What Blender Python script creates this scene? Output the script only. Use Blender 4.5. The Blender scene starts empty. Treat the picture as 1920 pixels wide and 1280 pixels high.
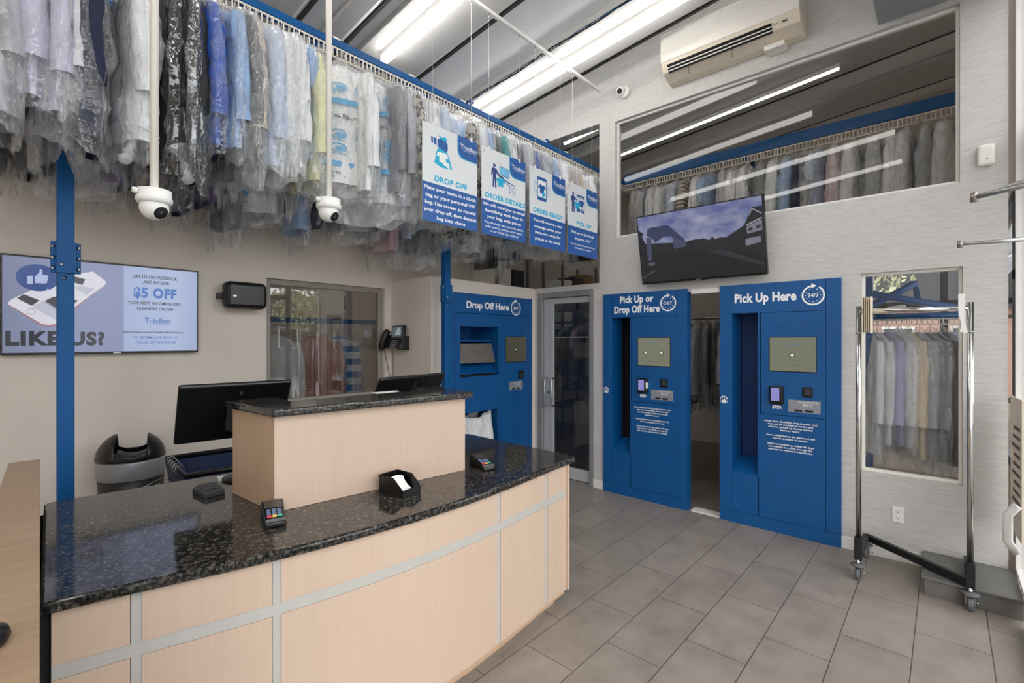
import bpy, math, random
from mathutils import Vector, Matrix, noise

sc = bpy.context.scene
COL = sc.collection
random.seed(7)

# ------------------------------------------------------------------ camera, world, light
# World: X runs along the back wall, Y towards the back wall, Z up.
TH = math.radians(42.2); FPX = 897.0; CXP = 960.0; HYP = 637.0; EYE = 1.6
cam = bpy.data.cameras.new('camera'); camo = bpy.data.objects.new('camera', cam); COL.objects.link(camo)
camo.location = (0, 0, EYE); camo.rotation_euler = (math.pi / 2, 0, TH - math.pi / 2)
cam.sensor_width = 36.0; cam.lens = 36.0 * FPX / 1920.0
cam.shift_y = (HYP - 640.0) / 1920.0
cam.clip_start = 0.02; cam.clip_end = 200
sc.camera = camo

EXP = 1.5
sc.view_settings.view_transform = 'Standard'; sc.view_settings.look = 'None'
sc.view_settings.exposure = EXP; sc.view_settings.gamma = 1.0
sc.view_settings.use_curve_mapping = False
sc.cycles.transparent_max_bounces = 64; sc.cycles.max_bounces = 16; sc.cycles.diffuse_bounces = 6

wd = bpy.data.worlds.new('overcast_sky'); sc.world = wd; wd.use_nodes = True
wn = wd.node_tree.nodes; wl = wd.node_tree.links
bg = wn['Background']
tc = wn.new('ShaderNodeTexCoord'); nz = wn.new('ShaderNodeTexNoise'); nz.inputs['Scale'].default_value = 2.2
nz.inputs['Detail'].default_value = 6
rp = wn.new('ShaderNodeValToRGB'); rp.color_ramp.elements[0].color = (0.72, 0.76, 0.82, 1); rp.color_ramp.elements[1].color = (0.96, 0.955, 0.945, 1)
rp.color_ramp.elements[0].position = 0.35; rp.color_ramp.elements[1].position = 0.6
wl.new(tc.outputs['Generated'], nz.inputs['Vector']); wl.new(nz.outputs['Fac'], rp.inputs['Fac']); wl.new(rp.outputs['Color'], bg.inputs['Color'])
bg.inputs['Strength'].default_value = 1.65

STRIP_STRENGTH = 4.8; STORE_STRENGTH = 1.4

# ------------------------------------------------------------------ helpers
def hit(px, py, ax, val):
    """photo pixel -> point on the world plane (axis ax = val)"""
    l = (px - CXP) / FPX; c, s = math.cos(TH), math.sin(TH)
    r = (c + l * s, s - l * c, -(py - HYP) / FPX); o = (0, 0, EYE)
    k = (val - o[ax]) / r[ax]
    return (r[0] * k, r[1] * k, EYE + r[2] * k)

def lin(c):
    out = []
    for x in c[:3]:
        x = x / 255.0
        out.append(x / 12.92 if x <= 0.04045 else ((x + 0.055) / 1.055) ** 2.4)
    return tuple(out) + (1.0,)

class N:
    """small node-tree builder"""
    def __init__(s, name):
        s.m = bpy.data.materials.new(name); s.m.use_nodes = True
        s.t = s.m.node_tree; s.n = s.t.nodes; s.l = s.t.links
        s.b = s.n['Principled BSDF']; s.out = s.n['Material Output']
    def new(s, typ, **kw):
        nd = s.n.new(typ)
        for k, v in kw.items():
            if k.startswith('i_'): nd.inputs[k[2:].replace('_', ' ')].default_value = v
            else: setattr(nd, k, v)
        return nd
    def link(s, a, b): s.l.new(a, b)
    def math(s, op, a, b=None, c=None):
        nd = s.n.new('ShaderNodeMath'); nd.operation = op
        for i, v in enumerate((a, b, c)):
            if v is None: continue
            if isinstance(v, (int, float)): nd.inputs[i].default_value = v
            else: s.l.new(v, nd.inputs[i])
        return nd.outputs[0]
    def ramp(s, fac, stops):
        r = s.n.new('ShaderNodeValToRGB'); e = r.color_ramp.elements
        while len(e) < len(stops): e.new(0.5)
        for el, (p, c) in zip(e, stops): el.position = p; el.color = c
        s.l.new(fac, r.inputs['Fac']); return r.outputs['Color']
    def coord(s, scale=(1, 1, 1), kind='Object', loc=(0, 0, 0), rot=(0, 0, 0)):
        if kind == 'World': o = s.n.new('ShaderNodeNewGeometry').outputs['Position']
        else: o = s.n.new('ShaderNodeTexCoord').outputs[kind]
        mp = s.n.new('ShaderNodeMapping'); mp.inputs['Scale'].default_value = scale; mp.inputs['Location'].default_value = loc; mp.inputs['Rotation'].default_value = rot
        s.l.new(o, mp.inputs['Vector']); return mp.outputs['Vector']
    def noise(s, vec, scale=5, detail=3, rough=0.5):
        t = s.n.new('ShaderNodeTexNoise'); t.inputs['Scale'].default_value = scale; t.inputs['Detail'].default_value = detail
        t.inputs['Roughness'].default_value = rough; s.l.new(vec, t.inputs['Vector']); return t.outputs['Fac']
    def bump(s, h, strength=0.2, dist=0.01):
        b = s.n.new('ShaderNodeBump'); b.inputs['Strength'].default_value = strength; b.inputs['Distance'].default_value = dist
        s.l.new(h, b.inputs['Height']); s.l.new(b.outputs['Normal'], s.b.inputs['Normal']); return b

def sc3(c, k): return tuple(min(1.0, x * k) for x in c[:3]) + (1.0,)

def M(name, col, rough=0.5, metal=0.0, var=0.06, scale=14, bump=0.0, stretch=(1, 1, 1), coat=0.0, spec=0.5):
    g = N(name); c = lin(col)
    f = g.noise(g.coord(stretch), scale, 4)
    g.link(g.ramp(f, [(0.3, sc3(c, 1 - var)), (0.7, sc3(c, 1 + var))]), g.b.inputs['Base Color'])
    g.b.inputs['Roughness'].default_value = rough; g.b.inputs['Metallic'].default_value = metal
    g.b.inputs['Specular IOR Level'].default_value = spec
    if coat: g.b.inputs['Coat Weight'].default_value = coat; g.b.inputs['Coat Roughness'].default_value = 0.1
    if bump: g.bump(f, bump, 0.01)
    return g.m

def EM(name, col, k=1.0, rough=0.25):
    """self-lit picture element on a screen; col is the colour it shows"""
    g = N(name); c = sc3(lin(col), k * 2 ** -EXP)
    g.b.inputs['Base Color'].default_value = (0.01, 0.01, 0.01, 1); g.b.inputs['Roughness'].default_value = rough
    g.b.inputs['Emission Color'].default_value = c; g.b.inputs['Emission Strength'].default_value = 1.0
    return g.m

ORG = {}
class MB:
    def __init__(s, fr=None): s.v = []; s.f = []; s.fr = fr; s.sm = []
    def add(s, vs, fs, smooth=False):
        o = len(s.v)
        s.v += [s.fr(*p) for p in vs] if s.fr else [tuple(p) for p in vs]
        s.f += [tuple(i + o for i in f) for f in fs]; s.sm += [smooth] * len(fs)
        return s
    def box(s, x0, x1, y0, y1, z0, z1):
        return s.add([(x0, y0, z0), (x1, y0, z0), (x1, y1, z0), (x0, y1, z0), (x0, y0, z1), (x1, y0, z1), (x1, y1, z1), (x0, y1, z1)],
                     [(0, 3, 2, 1), (4, 5, 6, 7), (0, 1, 5, 4), (1, 2, 6, 5), (2, 3, 7, 6), (3, 0, 4, 7)])
    def hexa(s, a, b):
        """solid between two quads a and b (4 points each)"""
        return s.add(list(a) + list(b), [(3, 2, 1, 0), (4, 5, 6, 7), (0, 1, 5, 4), (1, 2, 6, 5), (2, 3, 7, 6), (3, 0, 4, 7)])
    def prism(s, pts, lo, hi, ax=2):
        """extrude a 2D outline along axis ax"""
        def mk(p, h): return {2: (p[0], p[1], h), 1: (p[0], h, p[1]), 0: (h, p[0], p[1])}[ax]
        n = len(pts)
        return s.add([mk(p, lo) for p in pts] + [mk(p, hi) for p in pts],
                     [tuple(range(n - 1, -1, -1)), tuple(range(n, 2 * n))] + [(i, (i + 1) % n, n + (i + 1) % n, n + i) for i in range(n)])
    def poly(s, pts, w):
        return s.add([(p[0], p[1], w) for p in pts], [tuple(range(len(pts)))])
    def disc(s, u, v, r, w, n=24, ry=None):
        ry = r if ry is None else ry
        return s.poly([(u + r * math.cos(6.28318 * i / n), v + ry * math.sin(6.28318 * i / n)) for i in range(n)], w)
    def ring(s, u, v, r0, r1, w, a0=0, a1=360, n=36):
        a = [math.radians(a0 + (a1 - a0) * i / n) for i in range(n + 1)]
        vs = [(u + r0 * math.cos(t), v + r0 * math.sin(t), w) for t in a] + [(u + r1 * math.cos(t), v + r1 * math.sin(t), w) for t in a]
        return s.add(vs, [(i, n + 1 + i, n + 2 + i, i + 1) for i in range(n)])
    def tube(s, pts, r, n=8, cap=True):
        pts = [Vector(p) for p in pts]; rs = r if isinstance(r, (list, tuple)) else [r] * len(pts)
        vs = []; prev = None
        for i, p in enumerate(pts):
            t = (pts[min(i + 1, len(pts) - 1)] - pts[max(i - 1, 0)]).normalized()
            if prev is None: a = t.orthogonal().normalized()
            else:
                a = prev - t * prev.dot(t)
                a = a.normalized() if a.length > 1e-6 else t.orthogonal().normalized()
            prev = a; b = t.cross(a)
            vs += [tuple(p + (a * math.cos(6.28318 * j / n) + b * math.sin(6.28318 * j / n)) * rs[i]) for j in range(n)]
        fs = [(i * n + j, i * n + (j + 1) % n, (i + 1) * n + (j + 1) % n, (i + 1) * n + j) for i in range(len(pts) - 1) for j in range(n)]
        if cap: fs += [tuple(range(n - 1, -1, -1)), tuple(range((len(pts) - 1) * n, len(pts) * n))]
        return s.add(vs, fs, True)
    def lathe(s, prof, c=(0, 0, 0), n=28, M3=None, cap=True):
        vs = []
        for r, z in prof:
            for j in range(n):
                p = Vector((r * math.cos(6.28318 * j / n), r * math.sin(6.28318 * j / n), z))
                if M3: p = M3 @ p
                vs.append((c[0] + p.x, c[1] + p.y, c[2] + p.z))
        k = len(prof)
        fs = [(i * n + j, i * n + (j + 1) % n, (i + 1) * n + (j + 1) % n, (i + 1) * n + j) for i in range(k - 1) for j in range(n)]
        if cap: fs += [tuple(range(n - 1, -1, -1)), tuple(range((k - 1) * n, k * n))]
        return s.add(vs, fs, True)

def obj(name, mb, mat, parent=None, bevel=0.0, local=False, seg=2, label=None, org=None, auto=True):
    o3 = Vector((0, 0, 0))
    if parent is not None:
        o3 = Vector(ORG[parent.name]) if not local else Vector((0, 0, 0))
    elif not local:
        xs = [[p[i] for p in mb.v] for i in range(3)]
        o3 = Vector(org) if org else Vector(((min(xs[0]) + max(xs[0])) / 2, (min(xs[1]) + max(xs[1])) / 2, min(xs[2])))
    me = bpy.data.meshes.new(name)
    me.from_pydata([tuple(Vector(p) - o3) for p in mb.v], [], mb.f); me.update()
    for p, s_ in zip(me.polygons, mb.sm): p.use_smooth = s_
    me.materials.append(mat)
    o = bpy.data.objects.new(name, me); COL.objects.link(o)
    if parent is not None: o.parent = parent; ORG[o.name] = ORG[parent.name]
    else: o.location = o3; ORG[o.name] = tuple(o3)
    if bevel:
        b = o.modifiers.new('bevel', 'BEVEL'); b.width = bevel; b.segments = seg; b.limit_method = 'ANGLE'; b.angle_limit = math.radians(35)
    if label: o['label'] = label
    return o

def tag(o, label, cat, group=None, kind=None):
    o['label'] = label; o['category'] = cat
    if group: o['group'] = group
    if kind: o['kind'] = kind
    return o

def thing(name, label, cat, loc, group=None, kind=None):
    o = bpy.data.objects.new(name, None); COL.objects.link(o); o.location = loc; o.empty_display_size = 0.1
    ORG[o.name] = tuple(loc); return tag(o, label, cat, group, kind)

def struct(name, mb, mat, label, cat, bevel=0.0):
    return tag(obj(name, mb, mat, bevel=bevel), label, cat, kind='structure')

def dup(root, loc, rz=0.0, label=None, mats=None, group=None, sc_=(1, 1, 1)):
    def rec(o, par):
        c = o.copy(); COL.objects.link(c)
        if par is not None: c.parent = par
        base = o.name.split('.')[0]
        if mats and base in mats and c.type == 'MESH':
            c.material_slots[0].link = 'OBJECT'; c.material_slots[0].material = mats[base]
        for ch in o.children: rec(ch, c)
        return c
    r = rec(root, None); r.location = loc; r.rotation_euler = (0, 0, rz); r.scale = sc_
    if label: r['label'] = label
    if group: r['group'] = group
    return r

_tc = {}
def _text(s, bold, sp=1.0):
    k = (s, bold, sp)
    if k not in _tc:
        cu = bpy.data.curves.new('t', 'FONT'); cu.body = s; cu.size = 1.0; cu.offset = bold; cu.space_character = sp; cu.resolution_u = 3
        o = bpy.data.objects.new('t', cu); COL.objects.link(o)
        me = bpy.data.meshes.new_from_object(o)
        _tc[k] = ([tuple(v.co) for v in me.vertices], [tuple(p.vertices) for p in me.polygons])
        bpy.data.objects.remove(o); bpy.data.curves.remove(cu); bpy.data.meshes.remove(me)
    return _tc[k]
CAPH = 0.69
def text(mb, s, u, v, w, h, bold=0.0, align='C', width=None, skew=None, sp=1.0):
    """lettering in the mb frame: u,v is the baseline anchor, h the cap height; width squeezes to fit"""
    vs, fs = _text(s, bold, sp)
    if not vs: return mb
    k = h / CAPH; x0 = min(p[0] for p in vs); x1 = max(p[0] for p in vs)
    kx = k if width is None else width / (x1 - x0)
    off = {'C': -(x0 + x1) / 2, 'L': -x0, 'R': -x1}[align]
    return mb.add([(u + (p[0] + off) * kx, v + p[1] * k + (skew or 0) * (p[0] + off) * kx, w) for p in vs], fs)

def ordinal(n):
    W = ['', 'first', 'second', 'third', 'fourth', 'fifth', 'sixth', 'seventh', 'eighth', 'ninth', 'tenth', 'eleventh', 'twelfth', 'thirteenth', 'fourteenth', 'fifteenth', 'sixteenth', 'seventeenth', 'eighteenth', 'nineteenth']
    T = ['', '', 'twent', 'thirt', 'fort', 'fift']
    if n < 20: return W[n]
    t, u = divmod(n, 10)
    return T[t] + 'ieth' if u == 0 else T[t] + 'y-' + W[u]
# ------------------------------------------------------------------ materials
def tile_mat():
    g = N('grey_floor_tile'); v = g.coord(kind='World', loc=(0.225, -0.126, 0))
    b = g.new('ShaderNodeTexBrick'); b.offset = 0.5; b.offset_frequency = 2; b.squash = 1.0
    for k, x in dict(Scale=1.0, **{'Mortar Size': 0.0022, 'Mortar Smooth': 0.05, 'Bias': 0.0, 'Brick Width': 0.61, 'Row Height': 0.3015}).items(): b.inputs[k].default_value = x
    b.inputs['Color1'].default_value = (0.92, 0.92, 0.92, 1); b.inputs['Color2'].default_value = (1.05, 1.05, 1.05, 1); b.inputs['Mortar'].default_value = (0.22, 0.2, 0.18, 1)
    g.link(v, b.inputs['Vector'])
    n1 = g.noise(g.coord(kind='World'), 5.0, 6, 0.62); n2 = g.noise(g.coord((1, 1, 1), 'World'), 40, 3)
    c1 = g.ramp(n1, [(0.3, lin((128, 118, 109))), (0.5, lin((141, 131, 122))), (0.75, lin((152, 142, 133)))])
    mx = g.new('ShaderNodeMix', data_type='RGBA', blend_type='MULTIPLY'); mx.inputs['Factor'].default_value = 1
    g.link(c1, mx.inputs['A']); g.link(b.outputs['Color'], mx.inputs['B'])
    g.link(mx.outputs['Result'], g.b.inputs['Base Color'])
    g.link(g.math('MULTIPLY_ADD', n1, 0.25, 0.32), g.b.inputs['Roughness'])
    g.bump(g.math('ADD', g.math('MULTIPLY', b.outputs['Fac'], -1.0), g.math('MULTIPLY', n2, 0.05)), 0.35, 0.002)
    return g.m
def granite_mat(name='black_granite'):
    g = N(name); v = g.coord(kind='World')
    n1 = g.noise(v, 70, 5, 0.7)
    vo = g.new('ShaderNodeTexVoronoi', feature='F1'); vo.inputs['Scale'].default_value = 150; g.link(v, vo.inputs['Vector'])
    sep = g.new('ShaderNodeSeparateColor'); g.link(vo.outputs['Color'], sep.inputs[0])
    c1 = g.ramp(n1, [(0.38, lin((14, 14, 14))), (0.52, lin((40, 38, 36))), (0.66, lin((98, 93, 86)))])
    fl = g.ramp(sep.outputs[0], [(0.0, (0, 0, 0, 1)), (0.70, (0, 0, 0, 1)), (0.90, lin((58, 56, 53))), (0.97, lin((80, 78, 74))), (1.0, lin((112, 112, 110)))])
    mx = g.new('ShaderNodeMix', data_type='RGBA', blend_type='ADD'); mx.inputs['Factor'].default_value = 0.7
    g.link(c1, mx.inputs['A']); g.link(fl, mx.inputs['B']); g.link(mx.outputs['Result'], g.b.inputs['Base Color'])
    g.b.inputs['Roughness'].default_value = 0.09
    return g.m
def wood_mat(name, c0, c1, vert=True, rough=0.42):
    g = N(name); v = g.coord((95, 95, 1.6) if vert else (2.0, 40, 40), 'World')
    n1 = g.noise(v, 1.6, 6, 0.6); n2 = g.noise(g.coord((3, 3, 0.7), 'World'), 1.5, 3)
    f = g.math('ADD', g.math('MULTIPLY', n1, 0.7), g.math('MULTIPLY', n2, 0.3))
    g.link(g.ramp(f, [(0.35, lin(c0)), (0.65, lin(c1))]), g.b.inputs['Base Color']); g.b.inputs['Roughness'].default_value = rough
    g.bump(n1, 0.05, 0.002); return g.m
def paper_mat():
    g = N('textured_grey_wallpaper'); v = g.coord((1, 12, 150), 'World')
    n1 = g.noise(v, 1.0, 4, 0.6)
    g.link(g.ramp(n1, [(0.3, lin((184, 181, 176))), (0.5, lin((196, 193, 189))), (0.72, lin((206, 203, 199)))]), g.b.inputs['Base Color'])
    g.b.inputs['Roughness'].default_value = 0.6; g.bump(n1, 0.25, 0.003); return g.m
def glass_mat(name='window_glass', tint=(0.97, 0.975, 0.975), refl=1.0):
    g = N(name); lw = g.new('ShaderNodeLayerWeight'); lw.inputs['Blend'].default_value = 0.5; sch = g.math('MULTIPLY_ADD', g.math('POWER', lw.outputs['Facing'], 5.0), 0.96, 0.04)
    tr = g.new('ShaderNodeBsdfTransparent'); tr.inputs['Color'].default_value = tint + (1,)
    gl = g.new('ShaderNodeBsdfGlossy'); gl.inputs['Roughness'].default_value = 0.0
    nz_ = g.noise(g.coord((1, 1, 1), 'World'), 1.2, 1); bp = g.new('ShaderNodeBump'); bp.inputs['Strength'].default_value = 0.02; bp.inputs['Distance'].default_value = 0.02
    g.link(nz_, bp.inputs['Height']); g.link(bp.outputs['Normal'], gl.inputs['Normal'])
    mx = g.new('ShaderNodeMixShader'); g.link(g.math('MINIMUM', g.math('MULTIPLY', sch, refl), 1.0), mx.inputs[0]); g.link(tr.outputs[0], mx.inputs[1]); g.link(gl.outputs[0], mx.inputs[2])
    g.link(mx.outputs[0], g.out.inputs['Surface']); return g.m
def film_mat(name, amount, tint=(250, 251, 252), streak=0.5, spec=0.9):
    """clear garment film: see-through where it faces you, milky and glossy in its folds"""
    g = N(name)
    n1 = g.noise(g.coord((9, 9, 2.8)), 1.5, 1, 0.5); n2 = g.noise(g.coord((9, 9, 7), rot=(.5, .3, 0)), 1.7, 2, 0.5)
    rid = lambda n: g.math('POWER', g.math('SUBTRACT', 1.0, g.math('MULTIPLY', g.math('ABSOLUTE', g.math('SUBTRACT', n, 0.5)), 5.0)), 2.0)
    fo = g.math('ADD', g.math('MULTIPLY', rid(n1), 0.55), g.math('MULTIPLY', rid(n2), 0.45))
    bp = g.bump(fo, 0.6, 0.02)
    lw = g.new('ShaderNodeLayerWeight'); lw.inputs['Blend'].default_value = 0.4; g.link(bp.outputs['Normal'], lw.inputs['Normal'])
    e = g.math('POWER', lw.outputs['Facing'], 2.0)
    st = g.math('MULTIPLY', g.math('SUBTRACT', g.math('MINIMUM', fo, 1.0), 0.5), streak * 0.6)
    fac = g.math('ADD', g.math('ADD', g.math('MULTIPLY', e, 0.4), amount), st); fac = g.math('MINIMUM', g.math('MAXIMUM', fac, 0.04), 0.9)
    df = g.new('ShaderNodeBsdfDiffuse'); df.inputs['Color'].default_value = lin(tint)
    tl = g.new('ShaderNodeBsdfTranslucent'); tl.inputs['Color'].default_value = lin(tint)
    m0 = g.new('ShaderNodeMixShader'); m0.inputs[0].default_value = 0.5; g.link(df.outputs[0], m0.inputs[1]); g.link(tl.outputs[0], m0.inputs[2])
    tr = g.new('ShaderNodeBsdfTransparent'); tr.inputs['Color'].default_value = (0.985, 0.988, 0.99, 1)
    mx = g.new('ShaderNodeMixShader'); g.link(fac, mx.inputs[0]); g.link(tr.outputs[0], mx.inputs[1]); g.link(m0.outputs[0], mx.inputs[2])
    gl = g.new('ShaderNodeBsdfGlossy'); gl.inputs['Roughness'].default_value = 0.11; g.link(bp.outputs['Normal'], gl.inputs['Normal'])
    sch = g.math('MULTIPLY_ADD', g.math('POWER', lw.outputs['Facing'], 5.0), 0.9, 0.05)
    m2 = g.new('ShaderNodeMixShader'); g.link(g.math('MINIMUM', g.math('MULTIPLY', sch, spec * 1.6), 0.6), m2.inputs[0]); g.link(mx.outputs[0], m2.inputs[1]); g.link(gl.outputs[0], m2.inputs[2])
    g.link(m2.outputs[0], g.out.inputs['Surface']); return g.m
def cloth_mat(name, col, stripes=None, blot=None):
    g = N(name); c = lin(col); f = g.noise(g.coord((1, 1, 0.3)), 22, 3)
    base = g.ramp(f, [(0.3, sc3(c, 0.88)), (0.7, sc3(c, 1.08))])
    if stripes:
        w = g.new('ShaderNodeTexWave', wave_type='BANDS', bands_direction=stripes[1]); w.inputs['Scale'].default_value = stripes[2]; w.inputs['Distortion'].default_value = stripes[3]
        g.link(g.coord(), w.inputs['Vector'])
        mx = g.new('ShaderNodeMix', data_type='RGBA'); g.link(g.math('GREATER_THAN', w.outputs['Fac'], 0.55), mx.inputs['Factor'])
        g.link(base, mx.inputs['A']); mx.inputs['B'].default_value = lin(stripes[0]); base = mx.outputs['Result']
    if blot:
        n2 = g.noise(g.coord(), blot[1], 2); mx = g.new('ShaderNodeMix', data_type='RGBA'); g.link(g.math('GREATER_THAN', n2, 0.52), mx.inputs['Factor'])
        g.link(base, mx.inputs['A']); mx.inputs['B'].default_value = lin(blot[0]); base = mx.outputs['Result']
    g.link(base, g.b.inputs['Base Color']); g.b.inputs['Roughness'].default_value = 0.85; g.bump(f, 0.3, 0.01)
    return g.m

m_tile = tile_mat(); m_granite = granite_mat()
m_maple = wood_mat('pale_maple_veneer', (194, 169, 149), (201, 177, 157)); m_oak = wood_mat('tan_oak_cap', (150, 124, 98), (168, 142, 115), vert=False)
m_maple_shade = wood_mat('shaded_maple_veneer', (186, 154, 126), (198, 167, 138))  # darker copy of the maple with shade mixed into its colour
m_paper = paper_mat()
m_wall = M('beige_paint', (222, 211, 199), 0.7, var=0.03, scale=3)
m_ceil_w = M('white_ceiling_panel', (204, 202, 199), 0.6, var=0.02, scale=3)
m_ceil_g = M('grey_ceiling_pan', (246, 246, 246), 0.6, var=0.03, scale=2)
m_ceil_e = M('pale_panel_edge', (216, 215, 213), 0.6, var=0.02)
m_joint = M('dark_joint', (70, 69, 67), 0.8)
m_blue = M('blue_kiosk_paint', (0, 80, 140), 0.45, var=0.04, scale=5)
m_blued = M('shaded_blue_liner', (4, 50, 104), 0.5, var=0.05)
m_bluesteel = M('blue_powder_coat', (0, 82, 142), 0.5, var=0.04, spec=0.3)
m_white = M('white_plastic', (236, 234, 230), 0.4, var=0.02)
m_cream = M('warm_white_plastic', (236, 231, 222), 0.42, var=0.02)
m_yellowed = M('aged_white_plastic', (226, 213, 194), 0.5, var=0.03)
m_wtrim = M('white_trim_paint', (226, 223, 218), 0.5, var=0.02)
m_black = M('black_plastic', (22, 22, 23), 0.45, var=0.1)
m_blacksat = M('black_satin', (14, 14, 15), 0.3, var=0.1)
m_dark = M('dark_grey_plastic', (52, 53, 56), 0.5, var=0.08)
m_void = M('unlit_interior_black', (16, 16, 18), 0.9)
m_alu = M('brushed_aluminium', (190, 190, 190), 0.35, metal=0.85, var=0.05, scale=30, stretch=(1, 1, 8))
m_alustrip = M('silver_laminate_strip', (186, 183, 178), 0.35, metal=0.1, var=0.03)
m_chrome = M('chrome', (205, 203, 200), 0.14, metal=1.0, var=0.03)
m_steel = M('brushed_steel', (158, 148, 140), 0.3, metal=0.75, var=0.1, scale=3, stretch=(12, 12, 0.6))
m_grey = M('grey_rubber', (96, 97, 99), 0.6); m_darkalu = M('dark_bronze_frame', (46, 47, 49), 0.4, metal=0.3)
m_doorgrey = M('grey_door_aluminium', (150, 151, 154), 0.42, metal=0.35, var=0.03)
m_vinyl = M('white_vinyl', (240, 240, 240), 0.5, var=0.01); m_plaque = M('silver_plaque', (150, 154, 162), 0.4, metal=0.3, var=0.03)
m_cyan = M('cyan_ink', (32, 176, 214), 0.45, var=0.02); m_navy = M('blue_sign_ink', (40, 92, 162), 0.45, var=0.02); m_ink = M('navy_ink', (44, 66, 130), 0.5, var=0.02)
m_signwhite = M('white_sign_board', (226, 228, 230), 0.4, var=0.01); m_lightcyan = M('pale_cyan_ink', (120, 196, 232), 0.45, var=0.02); m_greyink = M('grey_ink', (92, 94, 98), 0.6)
m_glass = glass_mat(); m_glassd = glass_mat('door_glass', (0.72, 0.74, 0.76)); m_glassr = glass_mat('reflective_window_glass', (0.8, 0.8, 0.8), 3.0); m_glassh = glass_mat('high_window_glass', (0.84, 0.83, 0.81), 0.5); m_glasss = glass_mat('tinted_outer_glass', (0.88, 0.89, 0.9), 1.0)
m_film = film_mat('clear_garment_film', 0.13, streak=0.28); m_film2 = film_mat('milky_garment_film', 0.32, streak=0.35); m_filmnone = film_mat('thin_clear_film', -0.08, streak=0.2, spec=1.0); m_filmd = film_mat('dim_garment_film', 0.06, streak=0.25)
m_wire = M('white_hanger_wire', (222, 218, 210), 0.35, metal=0.2); m_paint_hook = M('cream_hook_rail', (226, 218, 206), 0.45, var=0.02)
m_print = M('blue_bag_ink', (112, 172, 212), 0.4, var=0.05); m_bagwhite = M('white_bag_film', (228, 228, 226), 0.25, var=0.04)
m_ground = M('grey_asphalt', (150, 150, 148), 0.9, var=0.15); m_fence = wood_mat('weathered_cladding', (98, 92, 86), (120, 113, 106), vert=False, rough=0.8)
m_leaf = M('olive_leaves', (176, 176, 140), 0.8, var=0.3, scale=9); m_bark = M('grey_bark', (92, 84, 76), 0.9, var=0.2); m_pink = M('salmon_brick', (188, 150, 132), 0.9, var=0.08)
m_card = M('brown_cardboard', (150, 120, 88), 0.8, var=0.06); m_shelf = M('grey_shelf_steel', (120, 122, 126), 0.5, metal=0.4)
def emis_white(nm, k):
    g = N(nm); g.b.inputs['Base Color'].default_value = (0.9, 0.9, 0.9, 1)
    g.b.inputs['Emission Color'].default_value = (1.0, 0.985, 0.96, 1); g.b.inputs['Emission Strength'].default_value = k; return g.m
m_lit = emis_white('lit_diffuser', STRIP_STRENGTH); m_litdim = emis_white('dim_lit_diffuser', STORE_STRENGTH); m_litbay = emis_white('storage_lit_diffuser', STORE_STRENGTH * 3)
# ------------------------------------------------------------------ the setting
XW = 4.45; YB = 4.33; YF = -0.33
def FK(y0, X=XW):   # on a wall facing -X: u to the right (towards -Y), v up, w out of the wall
    return lambda u, v, w: (X - w, y0 - u, v)
def FB(x0, Y=YB):   # on a wall facing -Y
    return lambda u, v, w: (x0 + u, Y - w, v)
def holed(mb, ax, lo, hi, ur, zr, holes):
    us = sorted({ur[0], ur[1]} | {min(max(h[i], ur[0]), ur[1]) for h in holes for i in (0, 1)})
    zs = sorted({zr[0], zr[1]} | {min(max(h[i], zr[0]), zr[1]) for h in holes for i in (2, 3)})
    for a, b in zip(us, us[1:]):
        run = None
        for c, d in list(zip(zs, zs[1:])) + [(None, None)]:
            solid = c is not None and not any(h[0] <= (a + b) / 2 <= h[1] and h[2] <= (c + d) / 2 <= h[3] for h in holes)
            if solid: run = (run[0], d) if run else (c, d)
            elif run:
                if ax == 0: mb.box(lo, hi, a, b, *run)
                else: mb.box(a, b, lo, hi, *run)
                run = None
    return mb
CEIL = lambda u, v, w: (u, v, w + 4.489 - 0.0966 * v)

struct('floor', MB().box(-2.3, 7.8, -0.45, 6.7, -0.12, 0.0), m_tile, 'grey rectangular floor tiles laid in a running bond', 'floor')
cl = MB(CEIL); cg = MB(CEIL); ce = MB(CEIL); cj = MB(CEIL)
panels = [(-1.9, -1.2), (-0.9, -0.25), (0.2, 0.62), (0.72, 1.02), (1.27, 1.67), (1.87, 2.07), (2.2, 2.83), (3.45, 4.01), (4.68, 5.24), (5.55, 6.15), (6.6, 7.2)]
for a, b in panels:
    cl.box(a, b - 0.055, -0.45, 6.7, 0.0, 0.24)
    ce.hexa([(b - 0.055, -0.45, 0.0), (b - 0.002, -0.45, 0.035), (b - 0.002, -0.45, 0.24), (b - 0.055, -0.45, 0.24)],
            [(b - 0.055, 6.7, 0.0), (b - 0.002, 6.7, 0.035), (b - 0.002, 6.7, 0.24), (b - 0.055, 6.7, 0.24)])
    cj.box(b, b + 0.028, -0.45, 6.7, 0.02, 0.24)
cg.box(-2.3, 4.0, -0.45, 6.7, 0.06, 0.26); cg.box(4.0, 4.6, -0.45, 6.7, 0.34, 0.45); cg.box(4.6, 7.8, -0.45, 6.7, 0.06, 0.26)
struct('ceiling', cg, m_ceil_g, 'grey sloping ceiling deck behind the white panels', 'ceiling')
for nm, mb_, mt, lb in (('trim_1', cl, m_ceil_w, 'wide white ceiling panels running to the back wall'), ('trim_2', ce, m_ceil_e, 'pale bevelled edges of the white ceiling panels'), ('trim_3', cj, m_joint, 'dark joints beside the white ceiling panels')):
    struct(nm, mb_, mt, lb, 'ceiling panel')

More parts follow.
